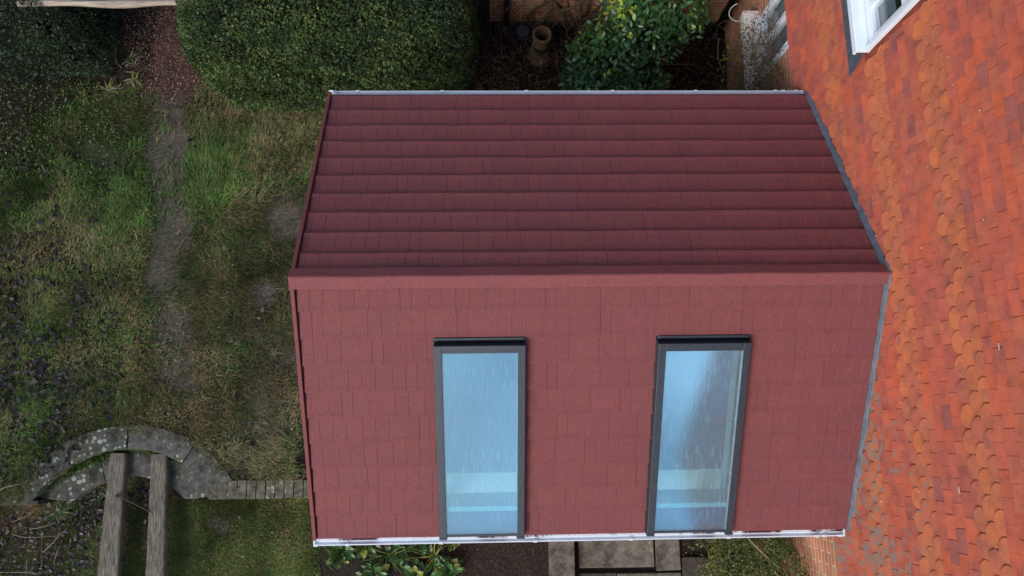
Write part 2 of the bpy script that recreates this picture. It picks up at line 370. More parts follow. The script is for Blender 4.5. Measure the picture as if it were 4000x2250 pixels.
inner = (np.abs(Xf) < 7) & (np.abs(Yf) < 6)
Z = Z-.012*mudf(Xf, Yf)*inner
green = np.array([.050, .060, .028]); mud = np.array([.108, .088, .078]); soil = np.array([.030, .022, .018]); brk = np.array([.10, .055, .040])
C = green+(mud-green)*mudf(Xf, Yf)[:, None]
for f, c in ((bark, brk), (west_bed, soil*.8), (north_bed, soil*.6), (south_bed, soil*1.3)):
    w_ = f(Xf, Yf)[:, None]; C = C*(1-w_)+c*w_
dg = np.exp(-(((Xf+.72)/.2)**2+((Yf+1.45)/.33)**2))[:, None]; C = C*(1-dg)+soil*.9*dg
ny, nx = X.shape; idx = np.arange(nx*ny).reshape(ny, nx)
F = np.stack([idx[:-1, :-1], idx[:-1, 1:], idx[1:, 1:], idx[1:, :-1]], -1).reshape(-1, 4)
g = fastmesh('ground', np.stack([Xf, Yf, Z], -1), F, None, C, M['ground']); g['kind'] = 'structure'

# blades of grass ------------------------------------------------
def blades(name, n, x0, x1, y0, y1, keep, L=(.045, .13), label='', lean=(.6, 1.25), wd=.0040, tint=None):
    x = rng.uniform(x0, x1, n); y = rng.uniform(y0, y1, n); k = rng.uniform(0, 1, n) < keep(x, y); x, y = x[k], y[k]; n = len(x)
    P = np.stack([x, y, 0*x], -1)
    clump = fb(P, 5, 3); z = gz(x, y)-.03+.018*fb(P, 1.8, 0)
    ang = 2.4*fb(P, 1.6, 2)+1.2*fb(P, 6, 1)+rng.normal(0, .8, n)-1.0
    Ln = rng.uniform(*L, n)*(1+.5*np.clip(clump, -.7, 1)); th = rng.uniform(*lean, n)
    H = np.stack([np.cos(ang), np.sin(ang), 0*ang], -1); U = np.array([0, 0, 1.])
    side = np.stack([-np.sin(ang), np.cos(ang), 0*ang], -1)*(wd*rng.uniform(.6, 1.4, n))[:, None]
    p0 = np.stack([x, y, z], -1); d1 = H*np.sin(th*.6)[:, None]+U*np.cos(th*.6)[:, None]; d2 = H*np.sin(th*1.25)[:, None]+U*np.cos(th*1.25)[:, None]
    p1 = p0+d1*(Ln*.5)[:, None]; p2 = p1+d2*(Ln*.55)[:, None]
    V = np.stack([p0-side, p0+side, p1+side*.8, p1-side*.8, p2], 1).reshape(-1, 3)
    b = np.arange(n)[:, None]*5; F4 = b+[0, 1, 2, 3]; F3 = b+[3, 2, 4]
    gr = np.array([.075, .165, .035]); gd = np.array([.035, .085, .028]); st = np.array([.235, .175, .100]); ol = np.array([.140, .155, .048])
    s = np.clip(.16+.70*fb(P, 1.1, 0)+.45*fb(P, 4, 3)+.55*smooth01(x, -2.4, -1.0)*(y > GY)-.30*smooth01(y, 1.4, 2.6), 0, 1)
    rr = rng.uniform(0, 1, n)
    c = np.where((rr < s*.75)[:, None], st, np.where((rr < s*.75+.35)[:, None], ol, np.where((rr < .9)[:, None], gr, gd)))
    c = c*rng.uniform(.62, 1.25, (n, 1))*(1.03+.40*fb(P, 5, 1)+.28*fb(P, 2, 2))[:, None]
    if tint is not None: c = c*tint
    c = np.clip(c, .004, .6)
    return tag(fastmesh(name, V, F4, F3, np.repeat(c, 5, 0), M['grass']), label, 'grass', kind='stuff')
def on_stone(x, y):
    r = np.hypot(x-CX, y-CY)+.02*np.sin(x*31)+.015*np.sin(y*47)+.10*smooth01(-x, 3.6, 4.0); return ((r < 1.465) & (y > GY-.03)) | ((y > GY-.03) & (y < GY+.20) & (x > -1.75))
def keep_up(x, y):
    k = (1-.92*np.clip(mudf(x, y)*1.05, 0, 1))*(.72+.5*fb(np.stack([x, y, 0*x], -1), 3.5, 2))*(1-bark(x, y))*(1-.93*west_bed(x, y))*(1-.97*north_bed(x, y))
    k = np.where(on_stone(x, y) | ((x > .02) & (y < 2.1)), 0, k); k = k*(1-.9*np.exp(-(((x+.72)/.17)**2+((y+1.45)/.33)**2)))
    return np.where(y < GY, 0, k)
blades('upper_lawn_grass', 470000, -5.4, 1.4, -1.9, 3.75, keep_up, label='rough patchy green and straw lawn worn to mud between hedges and glazed extension')
def keep_lo(x, y):
    k = (1-.8*mudf(x, y))*(1-.95*south_bed(x, y)); k = k*(1-.55*smooth01(-(x+3.25), 0, .5))
    r = np.hypot(x-CX, y-CY); k = np.where((y > GY) & (r > .96), 0, k); k = np.where((y > GY) & (r <= .96), .25, k)
    return k
blades('lower_lawn_grass', 130000, -4.6, -.4, -3.1, -1.5, keep_lo, L=(.03, .085), label='short mossy green lawn below the curved stone steps', tint=np.array([1.55, 1.15, 1.35]))

# ================================================================ CONSERVATORY
WY, HR, ZE = 2.073, 1.132, 2.5; ZR = ZE+HR; AL = math.atan2(HR, WY); SL = math.hypot(WY, HR); LX = 4.69
cons = empty('conservatory', (0, 0, 0), 'single storey extension with dark red gabled roof, two rooflights and white gutters', 'building')
def sl(x, s, d, side):
    """roof coordinates: x along ridge, s down the slope, d off the surface; side +1 north -1 south"""
    ca, sa = math.cos(AL), math.sin(AL)
    return Vector((x, side*(s*ca+d*sa), ZR-s*sa+d*ca))
SKY = [(1.095, 1.822), (2.885, 3.630)]; S0, S1 = .485, 2.335
def rects_minus(x0, x1, s0, s1, holes):
    """x intervals left of [x0,x1] after removing holes that overlap s range"""
    iv = [(x0, x1)]
    for (a, b, h0, h1) in holes:
        if h0 < s1-.02 and h1 > s0+.02:
            nv = []
            for (p, q) in iv:
                if b <= p or a >= q: nv.append((p, q)); continue
                if a > p: nv.append((p, a))
                if b < q: nv.append((b, q))
            iv = nv
    return iv
base_r = np.array([.198, .063, .064])
def make_slope(side):
    holes = [(a+.004, b-.004, S0, 3) for a, b in SKY] if side < 0 else []
    mb = MB()
    # solid deck under the tiles
    for (x0, x1, s0, s1) in ([(0, LX, 0, SL)] if side > 0 else [(0, LX, 0, S0+.06), (0, SKY[0][0]+.05, S0+.06, SL), (SKY[0][1]-.05, SKY[1][0]+.05, S0+.06, SL), (SKY[1][1]-.05, LX, S0+.06, SL)]):
        mb.box((x0, s0, -.10), (x1, s1, -.010), tuple(base_r*.6), 0, T=lambda v: sl(v.x, v.y, v.z, side))
    cuts = [0, .088, .435, .675, .893, 1.14]; lights = [.225, .32, .54, .78, 1.03]
    offs = [.84, .14, .60, -.28, .33, .95, .05, .50, -.10, .72] if side < 0 else [.2, .9, .55, .02, .75, .35, 1.0, .62, .12, .8]
    for k in range(11):
        s1 = .04+.2305*k+.0; s1 = .2707+.2305*(k-1) if k > 0 else .04
        if k == 0: continue
        s1 -= (.022+.0018*k) if side > 0 else .006
        s0 = s1-.2305; off = offs[k-1]
        edges = []
        n = -2
        while off+n*1.14 < LX:
            for i, c in enumerate(cuts[:-1]):
                edges.append((off+n*1.14+c, i)); 
            n += 1
        edges.sort(); pts = [e for e in edges if .06 < e[0] < LX-.02]
        bounds = [(.042, 9)]+pts+[(LX-.012, 9)]
        sag = rng.uniform(-.0015, .0015)
        for (a, ia), (b, ib) in zip(bounds[:-1], bounds[1:]):
            gap = .0017
            for (p, q) in rects_minus(a+(gap if ia == 0 else gap*.55), b-gap*.55, s0, s1, holes):
                if q-p < .01: continue
                tone = tuple(base_r*rng.uniform(.97, 1.03)*np.array([1, rng.uniform(.98, 1.02), rng.uniform(.97, 1.03)]))
                dj = rng.uniform(-.0008, .0008); ns = max(2, int((q-p)/.12)+1)
                prof = [(s0-.004, .000), (s0+.05, .003), (s1-.05, .015), (s1-.018, .0215), (s1-.005, .0235), (s1, .0205), (s1+.001, -.004)]
                vs = []
                for j in range(ns):
                    t = j/(ns-1); x = p+(q-p)*t; bow = .0012*math.sin(PI*t)
                    wob = .0022*math.sin(x*5.5+k*2.1)
                    for (s, d) in prof: vs.append(sl(x, s+(wob if s > s1-.06 else 0), d+dj+bow, side))
                m = len(prof); fs = []
                for j in range(ns-1):
                    for i in range(m-1):
                        f = (j*m+i, j*m+i+1, (j+1)*m+i+1, (j+1)*m+i); fs.append(f if side > 0 else f[::-1])
                # end flanks
                e0 = [sl(p, s, -.006, side) for s, d in (prof[0], prof[-1])]; e1 = [sl(q, s, -.006, side) for s, d in (prof[0], prof[-1])]
                nb = len(vs); vs += e0+e1
                fs += [tuple([nb]+list(range(0, m))+[nb+1]), tuple([nb+2]+list(range((ns-1)*m, ns*m))+[nb+3])]
                mb.add(vs, fs, tone)
        # embossed score lines, their edge highlight painted in as a paler tone
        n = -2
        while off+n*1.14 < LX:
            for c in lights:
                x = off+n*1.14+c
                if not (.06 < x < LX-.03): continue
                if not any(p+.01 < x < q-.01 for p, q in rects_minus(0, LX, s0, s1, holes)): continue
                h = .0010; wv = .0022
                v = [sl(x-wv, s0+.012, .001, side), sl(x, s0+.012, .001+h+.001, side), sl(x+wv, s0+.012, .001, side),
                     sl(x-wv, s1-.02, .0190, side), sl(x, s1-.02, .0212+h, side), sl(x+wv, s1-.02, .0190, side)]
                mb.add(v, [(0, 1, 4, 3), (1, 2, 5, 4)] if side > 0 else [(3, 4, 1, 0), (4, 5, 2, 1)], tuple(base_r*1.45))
            n += 1
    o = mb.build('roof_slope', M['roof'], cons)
    o['label'] = 'shaded north slope of interlocking dark red tiles' if side > 0 else 'paler south slope holding the two rooflights'
    return o
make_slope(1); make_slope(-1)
# ridge cap
mb = MB(); cap = [(.082, .014), (.077, .034), (.0, .048)]
for (x0, x1, e) in ((-.006, 1.9, 0), (1.897, 3.6, .002), (3.597, LX+.005, 0)):
    pn = [sl(0, s, d+e, 1) for s, d in cap]; ps = [sl(0, s, d+e, -1) for s, d in cap[:-1]][::-1]
    top = Vector((0, 0, ZR+.052+e)); prof = pn[:2]+[top+Vector((0, .006, -.003)), top+Vector((0, -.006, -.003))]+ps
    # lip returned under
    prof = [Vector((0, v.y, v.z)) for v in prof]
    n = len(prof); segs = 24
    vs = [Vector((x0+(x1-x0)*j/segs, v.y+.0015*math.sin(9*(x0+(x1-x0)*j/segs)), v.z+.0015*math.sin(7*(x0+(x1-x0)*j/segs)+v.y*30))) for j in range(segs+1) for v in prof]
    fs = [(j*n+i, j*n+i+1, (j+1)*n+i+1, (j+1)*n+i) for j in range(segs) for i in range(n-1)]
    fs += [tuple(range(n)), tuple(range(segs*n, segs*n+n))[::-1], ]
    mb.add(vs, fs, tuple(base_r*1.08))
mb.build('ridge_cap', M['roof'], cons)
# verge trims on the free gable, one per slope
for side in (1, -1):
    mb = MB()
    for (x0, x1, d0, d1, e, c) in ((.0, .030, -.12, .034, 0, 1.0), ):
        mb.box((x0, .05, d0), (x1, SL-.012, d1), tuple(base_r*c), 0, T=lambda v: sl(v.x, v.y, v.z, side))
    mb.build('verge_trim', M['roof'], cons, bevel=.003)
# lead flashing against the house
for side in (1, -1):
    mb = MB(); n = 40
    vs = []
    for j in range(n+1):
        s = -.02+(SL+.01)*j/n; w = .010*math.sin(j*1.7)*math.sin(j*.63)+.006*math.sin(j*.9)
        h = (.046 if side > 0 else .044)+w
        x0 = (4.660 if side > 0 else 4.669)+.003*math.sin(j*2.3)
        vs += [sl(x0, s, .016, side), sl(x0+.004, s, .024, side), sl(4.684, s, .030, side), sl(4.688, s, h, side), sl(4.698, s, h+.002, side)]
    fs = []
    for j in range(n):
        for i in range(4):
            f = (j*5+i, j*5+i+1, (j+1)*5+i+1, (j+1)*5+i); fs.append(f if side > 0 else f[::-1])
    mb.add(vs, fs); mb.build('lead_flashing', M['lead'], cons, smooth=True)
# gutters
def gutter(side, clips):
    y0 = 2.050; y1 = 2.126 if side < 0 else 2.116; zt = 2.462; zb = 2.395
    mb = MB()
    prof = [(y0-.005, zt+.004), (y0-.005, zt+.006), (y0, zt+.006), (y0, zb+.058), (y0+.016, zb+.052), (y1-.016, zb+.048), (y1-.003, zb+.054), (y1-.003, zt-.004), (y1-.006, zt), (y1+.004, zt), (y1+.004, zt-.010), (y1+.001, zt-.012), (y1+.001, zb+.012), (y1-.012, zb-.001), (y0+.008, zb-.001), (y0-.003, zb+.010), (y0-.003, zt-.004)]
    n = len(prof); xa, xb = -.004, 4.672
    vs = [Vector((x, side*p, q)) for x in (xa, xb) for p, q in prof]
    fs = [(i, (i+1) % n, (i+1) % n+n, i+n) for i in range(n)]
    mb.add(vs, fs)
    o = mb.build('gutter', M['upvc'], cons)
    for xe in (xa, xb):
        e = MB(); e.prism([Vector((xe-.006, side*p, q)) for p, q in ((y0-.01, zb-.004), (y1+.006, zb-.004), (y1+.006, zt+.003), (y0-.01, zt+.010))], (.012, 0, 0)); e.build('end_cap', M['upvc'], o)
    for x in clips:
        c = MB(); w = .017
        for a, b in (((x-w, y1-.010, zt+.002), (x+w, y1+.009, zt+.006)), ((x-w, y1+.005, zb), (x+w, y1+.009, zt+.002)), ((x-w, y1-.010, zt-.012), (x+w, y1-.006, zt+.002))):
            c.box((a[0], side*a[1], a[2]), (b[0], side*b[1], b[2]))
        c.build('gutter_clip', M['upvc'], o, bevel=.001)
    return o
gn = gutter(1, (.02, .27, 1.096, 1.922, 2.774, 3.602, 4.401, 4.481, 4.61)); gn['label'] = 'white gutter along the north eave'
gs = gutter(-1, (.011, .286, 1.102, 1.926, 2.769, 3.638, 4.426, 4.498, 4.640)); gs['label'] = 'white gutter along the south eave with moss and debris'
mb = MB(); mb.box((.0, -2.088, 2.438), (4.66, -2.052, 2.468)); o_ = mb.build('fascia_ledge', M['gut_in'], cons); o_['label'] = 'stained white ledge above the south gutter'
# debris in the south gutter
# walls: brick plinth, white framed glazing, inside floor and plaster
WI = 1.93
mb = MB()
for a, b in (((.08, -2.03, -.31), (4.69, -1.93, .60)), ((.08, 1.93, -.05), (4.69, 2.03, .60)), ((.06, -2.03, -.31), (.16, 2.03, .598))): mb.box(a, b)
mb.build('wall', M['brick_x'], cons)
for side in (1, -1):
    fr = MB(); y = side*1.98
    fr.box((.06, y-.035, .60), (4.69, y+.035, .67)); fr.box((.06, y-.035, 2.20), (4.69, y+.035, 2.40))
    for x in (.06, .98, 1.90, 2.82, 3.74, 4.62): fr.box((x+.001, y-.033, .67), (x+.069, y+.033, 2.20))
    f = fr.build('window_frame', M['upvc'], cons)
    p = MB(); p.box((.1, y-.008, .66), (4.66, y+.008, 2.21)); p.build('pane', M['pane'], f)
fr = MB(); x = .11
fr.box((x-.033, -1.944, .60), (x+.033, 1.944, .67)); fr.box((x-.033, -1.944, 2.2), (x+.033, 1.944, 2.4))
for y in (-1.94, -.65, .58, 1.87): fr.box((x-.031, y, .67), (x+.031, y+.07, 2.2))
f = fr.build('window_frame', M['upvc'], cons); p = MB(); p.box((x-.008, -1.9, .66), (x+.008, 1.9, 2.21)); p.build('pane', M['pane'], f)
mb = MB(); mb.prism([(.10, -1.98, 2.40), (.10, 1.98, 2.40), (.10, 0, 3.46)], (.012, 0, 0)); mb.build('added_gable_pane', M['pane'], cons)  # unseen gable, glazed to let more light into the room
mb = MB(); mb.box((.16, -1.93, -.02), (4.66, 1.93, .045)); mb.build('floor', M['floor'], cons)
mb = MB()
mb.box((4.63, -1.94, .05), (4.66, 1.94, 2.4)); mb.prism([(4.63, -2.0, 2.40), (4.63, 2.0, 2.40), (4.63, 0, 3.49)], (.03, 0, 0))
mb.box((.20, -1.93, 2.22), (4.62, -1.85, 2.42))
mb.build('inner_wall', M['plaster'], cons)
mb = MB(); mb.box((.17, -1.93, .90), (4.62, -1.60, .94)); mb.box((.17, -1.925, .05), (4.62, -1.62, .898)); mb.build('window_sill', M['plaster'], cons)
mb = MB()
for x in (.98, 1.9, 2.82, 3.74): mb.box((x-.02, -1.926, .72), (x+.06, -1.90, 2.2))
mb.box((.2, -1.925, 1.30), (4.6, -1.895, 1.36)); mb.build('window_trim', M['plaster'], cons)
mb = MB()   # plaster ceiling
mb.box((.19, 0.03, -.16), (4.63, SL-.05, -.13), T=lambda v: sl(v.x, v.y, v.z, 1))
for (x0, x1, s0, s1) in [(.19, 4.63, .03, S0+.05), (.19, SKY[0][0]+.03, S0+.05, SL-.05), (SKY[0][1]-.03, SKY[1][0]+.03, S0+.05, SL-.05), (SKY[1][1]-.03, 4.63, S0+.05, SL-.05), (SKY[0][0]+.03, SKY[0][1]-.03, 2.07, SL-.05), (SKY[1][0]+.03, SKY[1][1]-.03, 2.07, SL-.05)]:
    mb.box((x0, s0, -.16), (x1, s1, -.13), T=lambda v: sl(v.x, v.y, v.z, -1))
mb.build('ceiling', M['plaster'], cons)
# rooflights
for i, (a, b) in enumerate(SKY):
    T = lambda v: sl(v.x, v.y, v.z, -1)
    mb = MB(); fw = .062; top = .088
    mb.box((a, S0+.055, -.02), (a+fw, S1-.02, top), T=T); mb.box((b-fw, S0+.055, -.02), (b, S1-.02, top), T=T)     # side rails
    mb.box((a+fw, S0+.055, -.02), (b-fw, S0+.102, top-.001), T=T)                                                    # top rail
    mb.box((a+fw, S1-.048, -.02), (b-fw, S1-.026, top-.012), T=T)                                                    # bottom bar
    mb.box((a-.004, S1-.030, .0), (a+fw+.003, S1-.006, top+.003), T=T); mb.box((b-fw-.003, S1-.030, .0), (b+.005, S1-.006, top+.003), T=T)
    f = mb.build('rooflight', M['slate'], cons, bevel=.003)
    f['label'] = 'rooflight further from the house, paler glass' if i == 0 else 'rooflight nearer the tile-hung house wall, cloud reflected in its glass'
    mb = MB(); mb.box((a+.002, S0+.006, .0), (b-.002, S0+.030, .036), T=T); mb.build('head_flashing', M['slate'], f, bevel=.006)
    mb = MB(); mb.box((a+.004, S0+.034, -.012), (b-.004, S0+.055, .010), T=T); mb.build('gasket', M['black'], f)
    mb = MB(); mb.box((a+fw, S0+.102, .060), (b-fw, S0+.122, .080), T=T); mb.build('glazing_bead', M['slate'], f)
    # pane, modelled in its own flat space so that its streaks run down the slope
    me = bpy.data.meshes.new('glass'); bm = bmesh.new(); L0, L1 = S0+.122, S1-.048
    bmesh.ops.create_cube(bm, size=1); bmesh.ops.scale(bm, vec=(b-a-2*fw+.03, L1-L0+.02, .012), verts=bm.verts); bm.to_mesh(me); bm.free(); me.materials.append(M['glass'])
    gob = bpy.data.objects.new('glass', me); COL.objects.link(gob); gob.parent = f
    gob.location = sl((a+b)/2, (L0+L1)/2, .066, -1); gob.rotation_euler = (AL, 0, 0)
    # reveal lining
    mb = MB(); d0, d1 = -.16, .055
    mb.box((a+.046, S0+.06, d0), (a+.060, 2.065, d1), T=T); mb.box((b-.060, S0+.06, d0), (b-.046, 2.065, d1), T=T)
    mb.box((a+.060, S0+.06, d0), (b-.060, S0+.115, d1), T=T); mb.box((a+.060, 2.025, d0), (b-.060, 2.07, d1-.001), T=T)
    mb.build('reveal', M['plaster'], f)
    mb = MB(); mb.box((a+.060, 2.07, -.02), (b-.060, S1-.05, .03), T=T); mb.build('eaves_blanking', M['blank'], f)
    mb = MB()
    for s_, x_ in ((-.004, a), (.004, b)): mb.box((x_-.004+s_, S0, -.01), (x_+.004+s_, S1, .022), T=T)
    mb.build('side_gasket', M['black'], f)

# ================================================================ HOUSE
house = empty('house', (4.9, 0, 0), 'house wall hung with orange clay tiles above red brick', 'house')
WX = 4.79
mb = MB(); WN = (2.86, 3.62, 1.24, 2.10)
for a, b in (((WX, -7, -.4), (WX+.22, WN[0], 2.6)), ((WX, WN[1], -.4), (WX+.22, 4.29, 2.6)), ((WX, WN[0], -.4), (WX+.22, WN[1], WN[2])), ((WX, WN[0], WN[3]), (WX+.22, WN[1], 2.6))): mb.box(a, b)
mb.build('brick_wall', M['brick_y'], house)
mb = MB(); UW = (1.90, 3.25, 3.74, 4.95)
for a, b in (((WX-.07, -7, 2.3), (WX+.2, UW[0], 6.4)), ((WX-.07, UW[1], 2.3), (WX+.2, 7, 6.4)), ((WX-.07, UW[0], 2.3), (WX+.2, UW[1], UW[2])), ((WX-.07, UW[0], UW[3]), (WX+.2, UW[1], 6.4))): mb.box(a, b, (.3, .07, .045))
mb.build('inner_wall', M['clay'], house)
# hung clay tiles
mb = MB(); G = .1045; Z0 = 2.257; TW = .1645; x_w = 4.722
CL = np.array([1.20, 1.12, 1.10])
pal_plain = [((.41, .105, .066), 6), ((.43, .108, .062), 5), ((.38, .103, .070), 5), ((.35, .100, .070), 3), ((.46, .110, .056), 1.6), ((.29, .096, .080), 1.2), ((.40, .118, .070), 4)]
pal_club = [((.43, .135, .068), 5), ((.45, .142, .066), 4), ((.41, .135, .074), 3), ((.39, .118, .072), 3), ((.48, .150, .060), 1.0)]
def pick(p):
    ws = [w for _, w in p]; c = p[rng.choice(len(p), p=np.array(ws)/sum(ws))][0]; return np.array(c)*CL*rng.uniform(.93, 1.07)
def inwin(y0, y1, z0, z1): return y1 > UW[0]-.04 and y0 < UW[1]+.04 and z1 > UW[2]-.26 and z0 < UW[3]+.05
for k in range(-0, 38):
    zb = Z0+G*k; club = (k % 7) == 6 or ((k-6) % 7) in (0, 1, 2) and k >= 6
    club = k >= 6 and ((k-6) % 7) in (0, 1, 2) and k < 23
    kick = .030*max(0, 1-k/5)**1.5
    y = -5.0+(TW/2 if k % 2 else 0)+rng.uniform(-.004, .004)
    while y < 4.6:
        w = TW-.0025; yj = y+rng.uniform(-.0018, .0018); zz = zb+rng.uniform(-.0035, .0035)
        y += TW
        if yj+w < -4.9 and k < 0: continue
        if yj < UW[1] and yj+w > UW[0] and zz+.06 > UW[2] and zz < UW[3]: continue
        if yj < UW[1] and yj+w > UW[0]+.0 and zz+.03 > UW[2]-.25 and zz < UW[2]: continue   # lead apron below the sill
        length = .205; t = .0105
        if zz < UW[2] < zz+length and yj < UW[1] and yj+w > UW[0]: length = UW[2]-zz
        dO = .027+rng.uniform(-.002, .004); dI = .002; tw = rng.uniform(-.0035, .0035)
        def pt(u, v, back=0):
            f = v/.205; d = dO+(dI-dO)*f+kick-(t if back else 0)+tw*(u/w-.5)
            return Vector((x_w-d+.0, yj+u, zz+v))
        if club:
            r = w/2; out = [(w/2-r*math.cos(a), r-r*math.sin(a)) for a in np.linspace(0, PI, 13)]
            out = [(u*.985+w*.0075, v*.94) for u, v in out]
            out = [(u, v) for u, v in out]+[(w*.93, .088), (w*.93, length), (w*.07, length), (w*.07, .088)]
            col = pick(pal_club)
        else:
            out = [(0, 0), (w*.33, rng.uniform(-.0012, .0012)), (w*.66, rng.uniform(-.0012, .0012)), (w, 0), (w, length), (0, length)]; col = pick(pal_plain)
        n = len(out); vs = [pt(u, v) for u, v in out]+[pt(u, v, 1) for u, v in out]
        fs = [tuple(range(n))[::-1]]+[(i, (i+1) % n, (i+1) % n+n, i+n) for i in range(n)]
        mb.add(vs, fs, tuple(col))
for i in range(24):
    yy, zz_ = rng.uniform(-2.2, 2.2), rng.uniform(2.9, 5.3); a_, b_ = rng.uniform(.003, .007, 2)
    if i < 2: yy, zz_, a_, b_ = -1.62+.9*i, 4.23+.6*i, .005, .022
    if yy > 1.8 and zz_ > 3.5: continue
    mb.box((4.6915, yy-b_, zz_-a_), (4.6935, yy+b_, zz_+a_), (.62, .56, .52))
mb.build('tile_hanging', M['clay'], house)
# first floor window
f = MB(); fx = 4.70
f.box((fx, UW[0], UW[2]), (fx+.07, UW[1], UW[2]+.065)); f.box((fx, UW[0], UW[3]-.065), (fx+.07, UW[1], UW[3]))
for y0, y1 in ((UW[0], UW[0]+.065), (UW[0]+.31, UW[0]+.365), (UW[1]-.065, UW[1])): f.box((fx+.001, y0, UW[2]+.065), (fx+.069, y1, UW[3]-.065))
f.box((fx+.004, UW[0]+.065, UW[2]+.50), (fx+.064, UW[0]+.31, UW[2]+.545))
f.box((4.665, UW[0]-.035, UW[2]-.005), (4.705, UW[0]+.004, UW[3]))     # jamb cover
wf = f.build('window', M['upvc'], house, bevel=.003); wf['label'] = 'white framed upper window in the tile hanging'
p = MB(); p.box((fx+.03, UW[0]+.06, UW[2]+.06), (fx+.04, UW[1]-.06, UW[3]-.06)); p.build('pane', M['pane'], wf)
p = MB(); p.box((4.595, UW[0]-.03, UW[2]-.055), (4.715, UW[1]+.05, UW[2]-.018)); p.box((4.590, UW[0]-.032, UW[2]-.085), (4.612, UW[1]+.05, UW[2]-.020)); p.build('sill', M['upvc'], wf, bevel=.004)
p = MB(); p.prism([(4.668, UW[0]-.03, UW[2]-.06), (4.668, UW[1]+.1, UW[2]-.06), (4.676, UW[1]+.1, UW[2]-.35), (4.678, UW[0]-.02, UW[2]-.34), (4.680, UW[0]-.09, UW[2]-.36), (4.676, UW[0]-.08, UW[2]-.24)], (.006, 0, 0)); p.build('lead_apron', M['lead'], wf)
p = MB(); p.box((fx+.07, UW[0]-.0, UW[2]-.2), (fx+.09, UW[0]+.02, UW[3])); p.box((fx+.22, UW[0]-.1, UW[2]-.1), (fx+1.1, UW[1]+.1, UW[2]+.001)); p.box((fx+.6, UW[0]-.1, UW[2]), (fx+.62, UW[1]+.1, UW[3])); p.build('room', M['dark_room'], wf)
p = MB(); p.box((fx+.078, UW[0]+.06, UW[2]+.02), (fx+.082, UW[0]+.11, UW[3]-.05)); p.box((fx+.1, UW[0]+.02, UW[2]+.004), (fx+.24, UW[1], UW[2]+.03)); p.build('curtain', M['curtain'], wf)
# ground floor window behind the dry climber
f = MB(); fx = WX-.02
f.box((fx, WN[0], WN[2]), (fx+.08, WN[1], WN[2]+.07)); f.box((fx, WN[0], WN[3]-.07), (fx+.08, WN[1], WN[3]))
for y0, y1 in ((WN[0], WN[0]+.07), ((WN[0]+WN[1])/2-.03, (WN[0]+WN[1])/2+.03), (WN[1]-.07, WN[1])): f.box((fx+.001, y0, WN[2]+.07), (fx+.079, y1, WN[3]-.07))
wf = f.build('window', M['upvc'], house, bevel=.003); wf['label'] = 'white ground floor window half hidden by a bare climber'
p = MB(); p.box((fx+.03, WN[0]+.06, WN[2]+.06), (fx+.04, WN[1]-.06, WN[3]-.06)); p.build('pane', M['pane'], wf)
p = MB(); p.box((4.60, 2.74, WN[2]-.10), (WX+.02, 3.73, WN[2]-.002)); p.box((4.595, 2.76, WN[2]-.13), (4.60, 3.71, WN[2]-.01)); p.build('sill', M['dirty_upvc'], wf, bevel=.006)
p = MB(); p.box((fx+.09, WN[0], WN[2]-.04), (fx+.3, WN[1], WN[2]+.0)); p.box((fx+.12, WN[0], WN[2]), (fx+.125, WN[1], WN[3])); p.build('curtain', M['curtain'], wf)
# brick wing at the back, with its downpipes
wing = empty('brick_wing', (3, 4.3, 0), 'old brick wall with bare climber stems facing the extension', 'wall')
mb = MB(); mb.box((1.58, 4.29, -.4), (5.2, 4.55, 3.0)); mb.build('brick_wall', M['brick_x'], wing)
mb = MB(); mb.box((1.56, 4.262, -.05), (4.79, 4.29, .035)); mb.build('plinth', M['slabdark'], wing)
def downpipe(name, x, y, z0, z1, r, mat, label):
    o = empty(name, (x, y, z0), label, 'pipe'); mb = MB(); mb.tube([(x, y, z0), (x, y, z1)], r, seg=16); mb.build('pipe', mat, o, smooth=True)
    mb = MB(); mb.tube([(x, y, z0+.42), (x, y, z0+.50)], r*1.18, seg=16); mb.build('collar', mat, o)
    mb = MB(); mb.tube([(x, y, z0+.05), (x-.03, y-.05, z0-.03)], r*1.05, seg=16); mb.build('shoe', mat, o)
downpipe('downpipe', 4.655, 4.13, .03, 2.9, .060, M['black'], 'black downpipe in the corner of the two brick walls')
downpipe('downpipe', 1.80, 4.225, .03, 2.9, .040, M['greyplastic'], 'blue-grey downpipe at the left end of the brick wing')
mb = MB(); pts = []
for t in np.linspace(0, 1, 30):
    a = PI*.95*t; pts.append((4.60-.12*math.sin(a)-.0*t, 3.66+.13*(1-math.cos(a))*.9, 1.13-.05*math.sin(a*1.0)))
mb.tube(pts, .006, seg=6); tag(mb.build('cable', M['cable'], smooth=True, loc=(4.6, 3.7, 1.1)), 'white looped cable hanging beside the black downpipe', 'cable')

